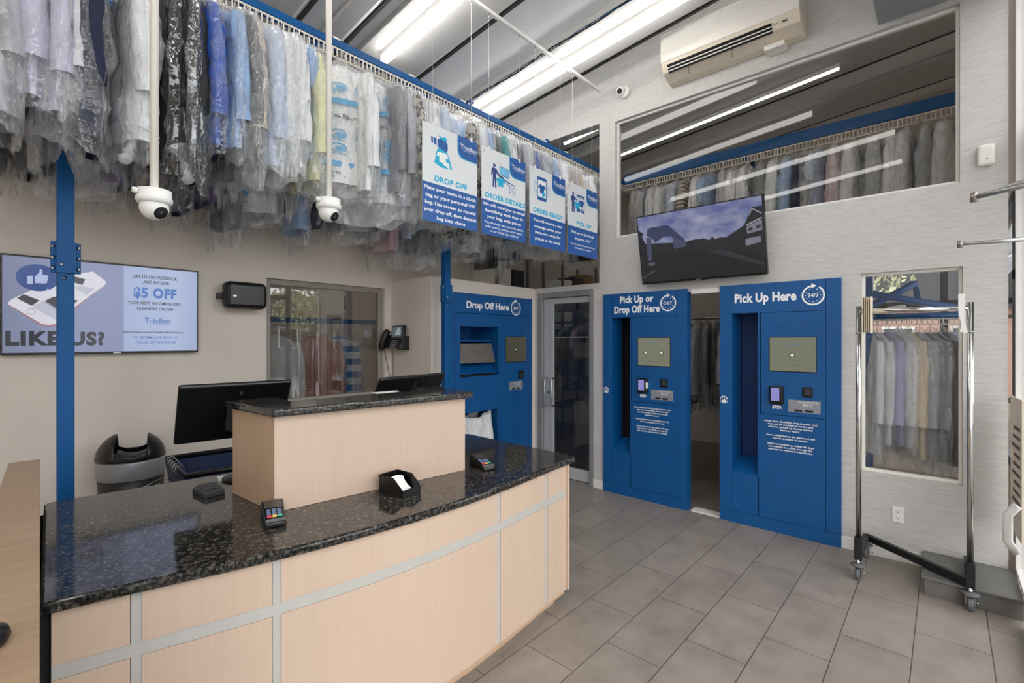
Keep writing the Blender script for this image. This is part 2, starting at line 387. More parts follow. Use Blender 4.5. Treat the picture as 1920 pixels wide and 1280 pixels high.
wr = MB(); holed(wr, 0, XW, XW + 0.12, (-0.30, 6.6), (0, 5.0), [(-0.085, 0.475, 0.61, 2.10), (-0.072, 2.572, 2.67, 3.89), (0.62, 2.68, 0, 2.05), (2.835, 3.612, 0, 2.155), (2.765, 4.33, 2.213, 3.927), (4.33, 6.0, 0, 2.6)])
struct('wall_right', wr, m_paper, 'textured pale grey wall holding the blue kiosks', 'wall')
wb = MB(); holed(wb, 1, YB, YB + 0.12, (-2.3, XW), (0, 4.3), [(1.63, 2.80, 1.02, 2.135)])
struct('wall_back', wb, m_wall, 'beige back wall behind the counter', 'wall')
struct('wall_left', MB().box(-2.3, -2.2, -0.45, 6.6, 0, 4.9), m_wall, 'beige wall beyond the left edge', 'wall')
struct('wall_far', MB().box(-2.3, 7.8, 6.55, 6.65, 0, 4.2), m_wall, 'dim wall closing the storage rooms', 'wall')
ws = MB(); holed(ws, 1, 3.66, 3.74, (2.88, XW), (0, 2.19), [(3.105, 4.36, 0, 2.08)]); ws.box(2.88, 2.96, 3.74, YB, 0, 2.19); ws.box(2.88, XW, 3.66, YB, 2.19, 2.212)
struct('wall_side', ws, m_wall, 'low beige enclosure round the drop off kiosk', 'wall')
wf = MB(); wf.box(-2.3, XW, -0.45, 0.37, 3.93, 4.80)
struct('wall_front', wf, M('grey_soffit_paint', (150, 153, 156), 0.6, var=0.02), 'grey soffit over the shop front glass', 'wall')
bs = MB(); bs.box(4.436, XW, 2.70, 2.835, 0, 0.09); bs.box(4.436, XW, -0.05, 0.60, 0, 0.09); bs.box(4.436, XW, 3.612, 3.66, 0, 0.09)
struct('baseboard_right', bs, m_wtrim, 'white baseboard under the pale grey wall', 'baseboard', bevel=0.003)
# opening between the kiosks
tg = MB(); tg.box(XW - 0.01, XW + 0.12, 1.50, 1.765, 2.03, 2.07); tg.box(XW - 0.01, XW + 0.10, 1.50, 1.765, 0, 0.012)
struct('trim_4', tg, m_wtrim, 'white trim of the gap between two kiosks', 'trim')
# tiled sill at the shop front
sl = MB(); sl.box(3.97, XW, -0.33, 0.10, 0, 0.105); sl.box(3.955, XW, -0.33, 0.115, 0.105, 0.118)
struct('trim_5', sl, M('dark_tile_ledge', (104, 102, 98), 0.5, var=0.1, scale=6), 'low dark tiled ledge beside the shop front', 'ledge', bevel=0.002)

struct('wall_light_block', MB().box(4.57, 7.8, 0.95, 1.03, 0, 2.55), m_wall, 'added low partition that keeps bay daylight out of the storage room', 'wall')  # partition added to keep the room behind the kiosks dark
struct('wall_east', MB().box(7.6, 7.7, 1.0, 6.6, 0, 4.6), m_wall, 'far side wall of the storage room', 'wall')

wo = MB(); wo.box(4.45, 7.8, -0.42, -0.34, 0, 0.72); wo.box(4.45, 7.8, -0.42, -0.34, 2.6, 5.0); wo.box(7.6, 7.7, -.42, 1.0, 2.6, 5.0); wo.box(7.6, 7.7, -.34, .95, 0, .9)
struct('wall_storage_front', wo, m_wall, 'wall over and under the storage room glazing, shaped to cut daylight', 'wall')  # solid above and below the panes to cut incoming daylight
struct('trim_6', MB().box(3.9, 6.3, -2.2, -0.46, 2.75, 2.95), m_darkalu, 'dark canopy outside the shop front pane', 'canopy')

# windows
def window(name, label, ax, val, u0, u1, z0, z1, fw, depth, mf, mg, sills=None, bars=(), glassoff=0.03):
    t = thing(name, label, 'window', (val, (u0 + u1) / 2, z0) if ax == 0 else ((u0 + u1) / 2, val, z0), kind='structure')
    f = MB(); g = MB()
    def bx(m, a, b, c, d, lo, hi):
        if ax == 0: m.box(lo, hi, a, b, c, d)
        else: m.box(a, b, lo, hi, c, d)
    for a, b, c, d in [(u0, u0 + fw, z0, z1), (u1 - fw, u1, z0, z1), (u0 + fw, u1 - fw, z0, z0 + fw), (u0 + fw, u1 - fw, z1 - fw, z1)] + list(bars): bx(f, a, b, c, d, val, val + depth)
    bx(g, u0 + fw * .5, u1 - fw * .5, z0 + fw * .5, z1 - fw * .5, val + depth * .5 - .003, val + depth * .5 + .003)
    obj('window_frame', f, mf, t, bevel=0.003); obj('glass', g, mg, t)
    return t
window('window_1', 'long high window above the screen on the right wall', 0, XW + 0.035, -0.072, 2.572, 2.67, 3.89, 0.022, 0.05, m_wtrim, m_glassh)
window('window_2', 'upright window behind the chrome clothes rail', 0, XW + 0.035, -0.085, 0.475, 0.61, 2.10, 0.02, 0.05, m_cream, m_glass)
window('window_3', 'window in the back wall beside the black loudspeaker', 1, YB + 0.04, 1.63, 2.80, 1.02, 2.135, 0.05, 0.05, M('taupe_window_frame', (150, 142, 132), 0.5), m_glassr)
# shop front (behind and right of the camera) with a dark door jamb at its end
bars = [(x - .035, x + .035, 0.1, 3.93) for x in (-1.0, 0.7, 1.9)] + [(-2.2, 3.8, 2.35, 2.43)]
window('window_4', 'glazed shop front with dark metal frame at right edge', 1, YF - 0.06, -2.2, 3.86, 0.0, 3.93, 0.075, 0.06, m_darkalu, m_glass, bars=bars)
window('window_5', 'narrow shop front pane beside the white frame', 1, YF - 0.05, 3.86, XW, 0.12, 3.93, 0.03, 0.05, m_wtrim, m_glass)
window('window_6', 'dark framed outer windows of the storage room', 0, 7.62, -0.35, 0.95, 0.9, 2.6, 0.06, 0.06, m_darkalu, m_glasss, bars=[(-0.02, 0.05, .9, 2.6), (-.35, .95, 2.0, 2.07), (-.35, .95, 1.84, 1.88)])
window('window_7', 'storage room shop front seen through the window', 1, YF - 0.05, 4.57, 7.62, 0.72, 2.6, 0.06, 0.05, m_darkalu, m_glasss, bars=[(6.1, 6.16, .72, 2.6), (4.57, 7.62, 2.0, 2.07)])

# glass door in the right wall
t = thing('door_1', 'narrow glazed door with grey metal frame beside the kiosks', 'door', (XW, 3.22, 0), kind='structure')
fr = FK(3.612)
f = MB(fr); f.box(0, .062, 0, 2.155, -.11, .012); f.box(.725, .777, 0, 2.155, -.11, .012); f.box(.062, .725, 2.09, 2.155, -.11, .012); f.box(.062, .725, 0, .012, -.11, 0)
obj('door_frame', f, m_doorgrey, t, bevel=0.003)
f = MB(fr); f.box(.066, .20, .02, 2.086, -.07, -.03); f.box(.705, .722, .02, 2.086, -.07, -.03); f.box(.2, .705, 2.02, 2.086, -.07, -.03); f.box(.2, .705, .02, .148, -.07, -.03)
leaf = obj('door_leaf', f, M('pale_door_aluminium', (196, 196, 194), 0.4, metal=0.25, var=0.02), t, bevel=0.003)
obj('glass', MB(fr).box(.195, .71, .14, 2.03, -.053, -.047), m_glassd, leaf)
for x, w0 in ((.115, -.03), (.212, -.03)):
    f = MB(fr); f.tube([(x, .83, w0), (x, .83, w0 + .05), (x + .008, .84, w0 + .062), (x + .008, 1.135, w0 + .062), (x, 1.15, w0 + .05), (x, 1.15, w0)], .0125, 10)
    obj('door_handle', f, m_alu, leaf)
f = MB(fr); f.disc(.135, .98, .017, -.026); f.disc(.155, .98, .009, -.022)
obj('lock_cylinder', f, m_chrome, leaf)
obj('glazing_bar', MB(fr).box(.2, .705, 1.625, 1.637, -.058, -.042), m_doorgrey, leaf)
# ------------------------------------------------------------------ blue kiosks
def clock_icon(mb, u, v, r, w):
    mb.ring(u, v, r * .84, r, w, 100, 418, 48)
    mb.poly([(u - r * .16, v + r * .68), (u + r * .30, v + r * .92), (u - r * .16, v + r * 1.2)], w)
    for i in range(12):
        if i in (3,): continue
        a = math.radians(30 * i); mb.disc(u + r * .66 * math.cos(a), v + r * .66 * math.sin(a), r * .05, w, 8)
    text(mb, '24/7', u, v - r * .19, w + .0004, r * .38, .018)
def hanger_icon(mb, u, v, r, w):
    mb.ring(u, v, r * .8, r, w, 90, 420, 28); mb.poly([(u - .5 * r, v - .35 * r), (u + .5 * r, v - .35 * r), (u + .5 * r, v + .1 * r), (u, v + .5 * r), (u - .5 * r, v + .1 * r)], w)
NOTE = [('Some items (bedding, long dresses, etc)', .382, .918), ('may not be available at kiosks and', .326, .895), ('must be picked up during normal', .318, .872), ('business hours.', .142, .849),
        ('Items scheduled to be delivered will', .348, .803), ('not be available at kiosks.', .25, .780), ('Items not picked up within 90 days', .335, .732), ('are subject to a 25% storage fee', .316, .709), ('and may be removed from kiosks.', .322, .686)]
def plaque(mb_p, mb_t, mb_d, u0, v0, w, k=1.0):
    mb_p.box(u0, u0 + .226 * k, v0, v0 + .1 * k, 0.0, w)
    text(mb_t, 'Scan this QR Code to', u0 + .14 * k, v0 + .082 * k, w + .0006, .0095 * k, .02, width=.14 * k)
    text(mb_t, 'download our', u0 + .14 * k, v0 + .067 * k, w + .0006, .0095 * k, .02); text(mb_t, 'Mobile App', u0 + .14 * k, v0 + .053 * k, w + .0006, .0095 * k, .02)
    for x in (.045, .12): mb_d.box(u0 + x * k, u0 + (x + .055) * k, v0 + .007 * k, v0 + .024 * k, 0, w + .0008)
def logo(mb, u, v, h, w, skew=None, sub=True, wk=1.0):
    """shop name with its long crossed T"""
    W = h * 4.3 * wk
    text(mb, 'Tr\u00e8sBon', u, v, w, h, .012, width=W, skew=skew); s_ = skew or 0
    mb.poly([(u - W * .66, v + h * .95 - s_ * W * .66), (u - W * .42, v + h * 1.1 - s_ * W * .42), (u - W * .2, v + h * .98 - s_ * W * .2), (u - W * .42, v + h * .98 - s_ * W * .42)], w)
    mb.box(u - W * .46, u - W * .435, v + h * .9, v + h * 1.45, w - .0004, w)
    if sub: text(mb, 'DRY CLEANERS', u + W * .08, v - h * .42, w, h * .2, .0, width=W * .78, skew=skew)

def pickup_kiosk(y0, label, title, two, dark):
    fr = FK(y0); t = thing('pickup_kiosk', label, 'kiosk', (XW, y0 - .4525, 0), 'pick up kiosks')
    g = .0015; D = -.24; F = .03
    b = MB(fr)
    for a in [(0, .1 - g, 0.103, 2.08), (.1 + g, .805 - g, 1.832, 2.08), (.805 + g, .905, .103, 2.08), (0, .905, 0, .1), (.1 + g, .325 - g, .103, .44), (.328 + g, .805 - g, .103, .975), (.315, .328, .103, 1.83)]: b.box(a[0], a[1], a[2], a[3], -.06, F)
    # slot lining: left and right cheeks, ceiling, sloped sill
    b.box(.08, .104, .44, 1.835, D, F - .002); b.box(.315, .33, .44, 1.83, D, -.05); b.box(.08, .33, 1.83, 1.85, D, -.05)
    b.hexa([(.104, .40, F - .001), (.316, .40, F - .001), (.316, .44, F - .001), (.104, .44, F - .001)], [(.104, .40, D), (.316, .40, D), (.316, .55, D + .02), (.104, .55, D + .02)])
    obj('housing', b, m_blue, t, bevel=.0012)
    s = MB(fr); s.box(.104, .316, .53, 1.84, D - .01, D); s.box(.104, .11, .5, 1.83, D, D + .05)
    obj('slot_shade_back', s, dark, t)  # dark sheet painting the shade deep in the slot
    p = obj('control_panel', MB(fr).box(.337, .804, .979, 1.829, -.05, F + .002), m_blue, t, bevel=.0015)
    sp = MB(fr)
    for cu in (.486, .672):
        for i in range(9):
            for j in range(7):
                if (i - 4) ** 2 + (j - 3) ** 2 * 1.4 < 18: sp.disc(cu + (i - 4) * .0085, 1.715 + (j - 3) * .0085, .0022, F + .0026, 6)
    obj('speaker_holes', sp, m_blued, p)
    # touch screen
    q = obj('screen_bezel', MB(fr).box(.402, .746, 1.338, 1.626, 0, F + .006), m_black, p, bevel=.002)
    obj('screen', MB(fr).box(.409, .740, 1.345, 1.620, 0, F + .0075), EM('kiosk_screen_grey', (128, 130, 112), 0.75), q)
    d = MB(fr); w = F + .0083
    for cu in ((.49, .655) if two else (.574,)):
        d.ring(cu, 1.475, .018, .023, w, 95, 425, 28); text(d, 'TOUCH', cu, 1.434, w, .007); text(d, 'HERE', cu, 1.424, w, .007)
    text(d, 'Tap this screen to begin', .575, 1.386, w, .0075)
    obj('screen_print', d, m_greyink, q)
    d = MB(fr)
    for cu in ((.49, .655) if two else (.574,)): d.disc(cu, 1.475, .011, w)
    obj('screen_buttons', d, EM('kiosk_button_glow', (222, 224, 214)), q)
    d = MB(fr); logo(d, .575, 1.553, .02, w, sub=False); obj('screen_logo', d, EM('kiosk_logo_blue', (86, 112, 140)), q)
    # card reader, code reader, plaque
    r = obj('card_reader', MB(fr).box(.41, .513, 1.068, 1.218, 0, F + .035), m_blacksat, t, bevel=.012, seg=3)
    obj('reader_display', MB(fr).box(.424, .487, 1.098, 1.203, 0, F + .0362), EM('reader_lilac', (134, 134, 196)), r, bevel=.001)
    if two: obj('reader_slip', MB(fr).box(.506, .517, 1.12, 1.18, 0, F + .037), m_white, r)
    c = obj('code_reader', MB(fr).box(.648, .718, 1.141, 1.222, 0, F + .014), m_blacksat, t, bevel=.004)
    obj('reader_window', MB(fr).box(.66, .707, 1.155, 1.209, 0, F + .0155), m_dark, c, bevel=.002)
    mp, mt, md = MB(fr), MB(fr), MB(fr); plaque(mp, mt, md, .545, 1.013, F + .004)
    pl = obj('plaque', mp, m_plaque, t, bevel=.001); obj('lettering', mt, m_vinyl, pl); obj('store_badges', md, m_black, pl)
    # white print
    d = MB(fr); w = F + .0034
    for i in range(4): d.box(.428 + i * .018, .440 + i * .018, 1.026 + (i % 2) * .004, 1.046, w - .0005, w)
    d.box(.43, .492, 1.048, 1.056, w - .0005, w)
    obj('card_symbol', d, m_vinyl, t)
    d = MB(fr); w = F + .0009
    d.ring(.038, 1.07, .030, .034, w, 0, 360, 24); d.ring(.05, 1.085, .008, .014, w, 0, 360, 16); d.disc(.022, 1.09, .008, w, 10); d.box(.022, .055, 1.045, 1.068, w - .0004, w)
    obj('bag_symbol', d, m_vinyl, t)
    for a_, b_ in ((0, 4), (4, 6), (6, 9)):
        d = MB(fr)
        for s_, wd_, v in NOTE[a_:b_]: text(d, s_, .557, v, F + .0034, .0135, .028, width=wd_, sp=1.05)
        obj('notice_lettering', d, m_vinyl, t)
    d = MB(fr); w = F + .0009
    for s_, cu, v, wd_, h in title: text(d, s_, cu, v, w, h, .04, width=wd_, sp=1.05)
    clock_icon(d, .72, 1.955, .08, w)
    obj('title_lettering', d, m_vinyl, t)
    return t
pickup_kiosk(2.70, 'blue self service kiosk headed Pick Up or Drop Off Here', [('Pick Up or', .385, 1.98, .37, .066), ('Drop Off Here', .385, 1.878, .50, .066)], True, m_void)
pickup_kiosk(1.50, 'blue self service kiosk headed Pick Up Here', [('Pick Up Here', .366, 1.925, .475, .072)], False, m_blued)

# drop off kiosk in its own enclosure
t = thing('drop_off_kiosk', 'wide blue kiosk headed Drop Off Here beside the glass door', 'kiosk', (3.73, 3.63, 0)); fr = FB(0, 3.66)
b = MB(fr); F = .03; g = .0015
def slab(u0, u1, v0, v1): b.box(u0, u1, v0, v1, -.05, F)
for a in [(3.105, 3.166 - g, 0, 2.08), (4.30 + g, 4.36, 0, 2.08), (3.166, 4.30, 1.875 + g, 2.08), (3.166 + g, 3.228, .0, 1.872), (3.228, 3.785, 1.738, 1.872), (3.785, 3.83 - g, 0, 1.872), (3.228, 3.785, .848, 1.218), (3.228, 3.785, 0, .10), (3.83 + g, 4.30 - g, 0, 1.872)]: slab(*a)
# linings of the two recesses
for v0, v1 in ((1.218, 1.738), (.10, .848)):
    b.box(3.20, 3.228, v0 - .02, v1 + .02, -.42, -.05); b.box(3.785, 3.81, v0 - .02, v1 + .02, -.42, -.05); b.box(3.2, 3.81, v1, v1 + .02, -.42, -.05); b.box(3.2, 3.81, v0 - .02, v0, -.42, -.05); b.box(3.2, 3.81, v0, v1, -.43, -.41)
b.hexa([(3.228, 1.245, 0.0), (3.785, 1.245, 0.0), (3.785, 1.252, 0.0), (3.228, 1.252, 0.0)], [(3.228, 1.245, -.2), (3.785, 1.245, -.2), (3.785, 1.42, -.2), (3.228, 1.42, -.2)])
b.box(3.228, 3.785, 1.58, 1.60, -.40, -.1)
obj('housing', b, m_blue, t, bevel=.0012)
fl = MB(fr); fl.hexa([(3.232, 1.352, .0), (3.755, 1.352, .0), (3.755, 1.36, .012), (3.232, 1.36, .012)], [(3.232, 1.558, -.06), (3.755, 1.558, -.06), (3.755, 1.562, -.048), (3.232, 1.562, -.048)])
fo = obj('steel_flap', fl, m_steel, t, bevel=.003)
d = MB(lambda u, v, w: (u, 3.66 - (w + .0145 - .0605 * (v - 1.36) / .2), v)); text(d, 'TO OP', 3.52, 1.452, 0, .03, .0)
obj('lettering', d, m_greyink, fo)
obj('slot_gap', MB(fr).box(3.23, 3.75, 1.22, 1.236, -.2, .0), m_void, t)
q = obj('screen_bezel', MB(fr).box(3.892, 4.25, 1.345, 1.64, 0, F + .004), m_black, t, bevel=.002)
obj('screen', MB(fr).box(3.90, 4.242, 1.352, 1.632, 0, F + .0055), EM('drop_screen_grey', (72, 70, 58), .8), q)
d = MB(fr); d.ring(4.065, 1.49, .014, .022, F + .0062, 95, 425, 24); text(d, 'TOUCH', 4.065, 1.444, F + .0062, .008); text(d, 'Tap this screen to begin', 4.065, 1.398, F + .0062, .0075)
obj('screen_print', d, m_void, q)
obj('screen_buttons', MB(fr).disc(4.065, 1.49, .010, F + .0064), EM('drop_button_glow', (170, 172, 160)), q)
c = obj('code_reader', MB(fr).box(4.11, 4.195, 1.155, 1.25, 0, F + .012), m_blacksat, t, bevel=.004); obj('reader_window', MB(fr).box(4.125, 4.18, 1.17, 1.22, 0, F + .0135), m_dark, c)
mp, mt, md = MB(fr), MB(fr), MB(fr); plaque(mp, mt, md, 3.955, 1.03, F + .004)
pl = obj('plaque', mp, m_plaque, t, bevel=.001); obj('lettering', mt, m_vinyl, pl); obj('store_badges', md, m_black, pl)
d = MB(fr); text(d, 'Drop Off Here', 3.632, 1.93, F + .0009, .068, .035, width=.64); clock_icon(d, 4.068, 1.962, .084, F + .0009)
obj('title_lettering', d, m_vinyl, t)
# white laundry bag hung in the lower recess
t = thing('laundry_bag', 'white cloth laundry bag hung inside the drop off kiosk', 'bag', (3.5, 3.78, .12))
b = MB(); n = 22; rows = 16
vs = []
for r in range(rows + 1):
    f_ = r / rows; z = .825 - .69 * f_
    for i in range(n + 1):
        x = 3.24 + .51 * i / n; u_ = i / n
        sag = .055 * math.sin(math.pi * u_) * (1 - f_) ** 3
        y = 3.72 - .05 * math.sin(math.pi * f_) + .018 * math.sin(u_ * 17 + f_ * 5) * (1 - .4 * f_) + .02 * math.sin((u_ - f_) * 9)
        vs.append((x - .03 * math.sin(math.pi * f_) * (u_ - .5), y, z - sag))
fs = [(r * (n + 1) + i, r * (n + 1) + i + 1, (r + 1) * (n + 1) + i + 1, (r + 1) * (n + 1) + i) for r in range(rows) for i in range(n)]
b.add(vs, fs, True); b.add([(x, y + .16 + .1 * math.sin((z - .1) * 4), z) for x, y, z in vs], [f_[::-1] for f_ in fs], True)
bo = obj('cloth', b, cloth_mat('white_laundry_cloth', (226, 224, 222)), t); sd = bo.modifiers.new('s', 'SOLIDIFY'); sd.thickness = .004
d = MB(); [d.tube([(3.26 + i * .46, 3.70, .81), (3.26 + i * .46, 3.75, .845), (3.26 + i * .46, 3.80, .845)], .007, 8) for i in (0, 1)]
obj('grommet', d, m_chrome, t)
# ------------------------------------------------------------------ counter
FRONT = [(.10, 1.825), (.24, 1.795), (.40, 1.755), (.55, 1.715), (.70, 1.683), (.85, 1.657), (1.0, 1.637), (1.2, 1.619), (1.4, 1.613), (1.6, 1.617), (1.8, 1.631), (2.0, 1.651), (2.2, 1.672), (2.44, 1.69)]
def fy(x):
    for (a, b), (c, d) in zip(FRONT, FRONT[1:]):
        if x <= c: return b + (d - b) * (x - a) / (c - a)
    return FRONT[-1][1]
t = thing('service_counter', 'bow fronted service counter with black granite top and pale maple panels', 'counter', (1.3, 2.2, 0))
top = MB(); top.prism(FRONT + [(2.465, 1.71), (2.50, 2.70), (2.48, 2.735), (.20, 2.952), (.175, 2.935)], .845, .88)
obj('granite_top', top, m_granite, t, bevel=.010, seg=3)
def strip(mb, x0, x1, z0, z1, off, th=.018):
    n = max(1, int((x1 - x0) / .06)); xs = [x0 + (x1 - x0) * i / n for i in range(n + 1)]
    for a, b in zip(xs, xs[1:]):
        mb.hexa([(a, fy(a) + off, z0), (b, fy(b) + off, z0), (b, fy(b) + off, z1), (a, fy(a) + off, z1)], [(a, fy(a) + off + th, z0), (b, fy(b) + off + th, z0), (b, fy(b) + off + th, z1), (a, fy(a) + off + th, z1)])
    return mb
cuts = [.125, .308, .68, 1.725, 2.165, 2.395]; hw = .0125
obj('end_filler', MB().hexa([(.098, 1.86, .02), (.165, 1.86, .02), (.165, 1.86, .84), (.098, 1.86, .84)], [(.16, 2.90, .02), (.225, 2.90, .02), (.225, 2.90, .84), (.16, 2.90, .84)]), m_void, t)  # black filler added to hide the gap at the counter end
obj('carcass', strip(MB(), .15, 2.38, .05, .845, .045, .03), m_maple_shade, t)
body = MB(); body.prism([(.16, 1.88), (2.38, 1.76), (2.40, 2.70), (.22, 2.90)], .05, .84)
obj('cabinet_body', body, M('dark_counter_interior', (34, 33, 33), 0.8), t)
for i, (a, b) in enumerate(zip(cuts, cuts[1:])):
    a2 = a + (hw if i else 0); b2 = b - (hw if i < 4 else 0)
    for z0, z1 in ((.085, .648), (.69, .845)):
        obj('front_panel', strip(MB(), a2, b2 - .003, z0, z1, .024), m_maple, t)
obj('metal_strip', strip(MB(), .125, 2.395, .649, .689, .0255), m_alustrip, t)
for c in cuts[1:-1]:
    for z0, z1 in ((.085, .649), (.689, .845)): obj('metal_strip', strip(MB(), c - hw, c + hw, z0, z1, .0275), m_alustrip, t)
e = MB(); e.hexa([(2.378, 1.70, .085), (2.396, 1.70, .085), (2.396, 1.70, .845), (2.378, 1.70, .845)], [(2.40, 2.70, .085), (2.418, 2.70, .085), (2.418, 2.70, .845), (2.40, 2.70, .845)])
obj('end_panel', e, m_maple, t)
obj('kick_board', strip(MB(), .2, 2.33, 0, .09, .085), m_maple_shade, t)

# raised transaction block on the counter
t = thing('counter_riser', 'raised maple box with granite cap standing on the counter', 'counter riser', (1.3, 2.2, .88))
pl = [(.812, 2.072), (1.786, 1.970), (1.855, 2.335), (1.665, 2.36), (1.64, 2.20), (.985, 2.245), (1.00, 2.45), (.783, 2.475)]
r = MB(); r.prism(pl, .8805, 1.281); obj('body', r, m_maple, t, bevel=.0015)
s_ = MB(); s_.hexa([(.8105, 2.072, .882), (.8118, 2.0722, .882), (.8118, 2.0722, 1.28), (.8105, 2.072, 1.28)], [(.7815, 2.475, .882), (.783, 2.475, .882), (.783, 2.475, 1.28), (.7815, 2.475, 1.28)])
obj('shaded_side', s_, m_maple_shade, t)  # thin skin that paints shade onto the riser's left side
r = MB(); r.prism([(.790, 2.036), (1.808, 1.925), (1.905, 2.355), (1.72, 2.382), (1.695, 2.235), (.965, 2.268), (.985, 2.495), (.757, 2.507)], 1.281, 1.314)
obj('granite_cap', r, m_granite, t, bevel=.009, seg=3)

# wooden ledge at the left end
t = thing('gate_wall', 'low tan wood capped half wall beside the left end of counter', 'half wall', (.04, 2.0, 0))
b = MB(); b.prism([(.058, 1.05), (.173, 3.103), (.072, 3.10), (-.07, 1.05)], 1.022, 1.05); obj('wood_cap', b, m_oak, t, bevel=.003)
b = MB(); b.prism([(.045, 1.07), (.155, 3.09), (.082, 3.09), (-.05, 1.07)], 0, 1.022); obj('wall_panel', b, M('dark_half_wall_side', (60, 52, 44), .6), t)
b = MB(); b.lathe([(.0, 0), (.038, .0), (.044, .012), (.040, .026), (.02, .034), (0, .036)], (-.01, 1.275, 1.0505), 24)
tag(obj('desk_puck', b, m_blacksat), 'black rounded desk object lying on the wooden ledge at far left', 'desk object')

# ------------------------------------------------------------------ things on the counter
def monitor(name, label, tl, tr, tilt, hgt, clear):
    """back of a touch screen: tl,tr are the two top corners"""
    tl, tr = Vector(tl), Vector(tr); ax = (tr - tl); wd_ = ax.length; ax.normalize()
    bk = Vector((-ax.y, ax.x, 0))                 # towards the staff side
    dn = (Vector((0, 0, -1)) * math.cos(tilt) + bk * math.sin(tilt)); nm = dn.cross(ax).normalized()
    if nm.y > 0: nm = -nm                          # towards the customer (seen side)
    base = (tl + tr) / 2 + dn * hgt * .55
    t = thing(name, label, 'computer monitor', (base.x + bk.x * .05, base.y + bk.y * .05, .88))
    def fr(u, v, w): return tuple(tl + ax * u + dn * v + nm * w)
    b = MB(fr); b.box(0, wd_, 0, hgt, -.028, 0); obj('back_shell', b, m_blacksat, t, bevel=.011, seg=3)
    b = MB(fr); b.box(.012, wd_ - .012, .012, hgt - .012, -.030, -.028); obj('screen', b, m_black, t)
    b = MB(fr); b.hexa([(wd_ * .42, hgt * .32, 0), (wd_ * .80, hgt * .32, 0), (wd_ * .80, hgt * .8, 0), (wd_ * .42, hgt * .8, 0)], [(wd_ * .46, hgt * .4, .045), (wd_ * .76, hgt * .4, .045), (wd_ * .76, hgt * .76, .045), (wd_ * .46, hgt * .76, .045)])
    obj('mount_box', b, m_dark, t, bevel=.004)
    c = Vector(fr(wd_ * .61, hgt * .6, .02)); foot = Vector((c.x, c.y, .8815)) + bk * .07
    b = MB(); b.tube([foot + Vector((0, 0, .01)), foot + Vector((0, 0, .08)) - bk * .01, c], [.026, .026, .02], 10); obj('stand_arm', b, m_black, t)
    b = MB(); b.lathe([(.0, 0), (.10, 0), (.10, .008), (.03, .016), (0, .016)], (foot.x, foot.y, .8815), 24); obj('stand_base', b, m_black, t)
    b = MB(fr); b.box(wd_ * .52, wd_ * .545, hgt * .13, hgt * .2, 0, .0012); obj('emblem', b, m_dark, t)
    return t
monitor('touch_monitor', 'large black monitor seen from behind left of the raised box', (.597, 2.60, 1.382), (1.088, 2.55, 1.382), .50, .335, 1)
monitor('touch_monitor', 'black monitor rising behind the right part of the raised box', (1.522, 2.385, 1.373), (2.075, 2.478, 1.373), .50, .335, 0)

def terminal(label, c, rz, screen_tilt):
    t = thing('card_terminal', label, 'card terminal', (c[0], c[1], .8805)); ca, sa = math.cos(rz), math.sin(rz)
    fr = lambda u, v, w: (c[0] + u * ca - v * sa, c[1] + u * sa + v * ca, .8805 + w)      # u width, v depth (front is -v), w up
    b = MB(fr); b.hexa([(-.038, -.085, 0), (.038, -.085, 0), (.044, .085, 0), (-.044, .085, 0)], [(-.036, -.082, .022), (.036, -.082, .022), (.042, .08, .062), (-.042, .08, .062)])
    body = obj('body', b, m_blacksat, t, bevel=.008, seg=3)
    tf = lambda u, v, w: fr(u, v, .0235 + (v + .082) * .247 + w)
    obj('display', MB(tf).poly([(-.031, .012), (.031, .012), (.034, .07), (-.034, .07)], .0012), M('terminal_display', (70, 64, 62), .15), t)
    d = MB(tf)
    for r in range(3):
        for k in range(3): d.box(-.027 + k * .019, -.013 + k * .019, -.036 + r * .014, -.026 + r * .014, 0, .003)
    obj('keypad', d, M('grey_blue_keys', (96, 116, 150), .5), t, bevel=.001)
    for k, (nm, col) in enumerate((('red_key', (206, 60, 66)), ('yellow_key', (226, 186, 96)), ('green_key', (60, 168, 140)))):
        obj('key', MB(tf).box(-.028 + k * .019, -.012 + k * .019, -.054, -.042, 0, .004), M(nm + '_plastic', col, .45), t, bevel=.001, label=nm.replace('_', ' '))
    obj('paper_slot', MB(tf).box(-.034, .034, -.081, -.066, -.002, .002), m_grey, t)
    return t
terminal('card terminal standing in front of the left corner of the raised box', (.775, 1.985, 0), -.28, 0)
terminal('card terminal lying on granite right of the raised box', (1.89, 1.94, 0), -.27, 0)

# open fronted black bin with white slips
t = thing('parts_bin', 'small black open fronted plastic bin against the raised box', 'bin', (1.30, 1.90, .8805)); rz = .12; ca, sa = math.cos(rz), math.sin(rz)
fr = lambda u, v, w: (1.315 + u * ca - v * sa, 1.905 + u * sa + v * ca, .8805 + w)
b = MB(fr); W, Dp, H_ = .055, .082, .085; th = .003
b.box(-W, W, -Dp, Dp, 0, th)
for sx in (-1, 1):
    a = [(sx * W, -Dp, th), (sx * W, Dp, th), (sx * W * 1.06, Dp, H_), (sx * W * 1.04, -.02, H_)]; a.append((sx * W * 1.02, -Dp, .035))
    k = len(a); ib = [(p[0] - sx * th, p[1], p[2]) for p in a]
    b.add(a + ib, [tuple(range(k)), tuple(range(2 * k - 1, k - 1, -1))] + [(i, k + i, k + (i + 1) % k, (i + 1) % k) for i in range(k)])
b.box(-W, W, Dp - th, Dp, 0, H_); b.box(-W, W, -Dp, -Dp + th, 0, .035)
b.box(-W - .003, W + .003, -Dp - .003, -Dp + .004, .030, .037); b.box(-W - .004, W + .004, Dp - .004, Dp + .004, H_ - .006, H_)
obj('tray', b, m_blacksat, t, bevel=.001)
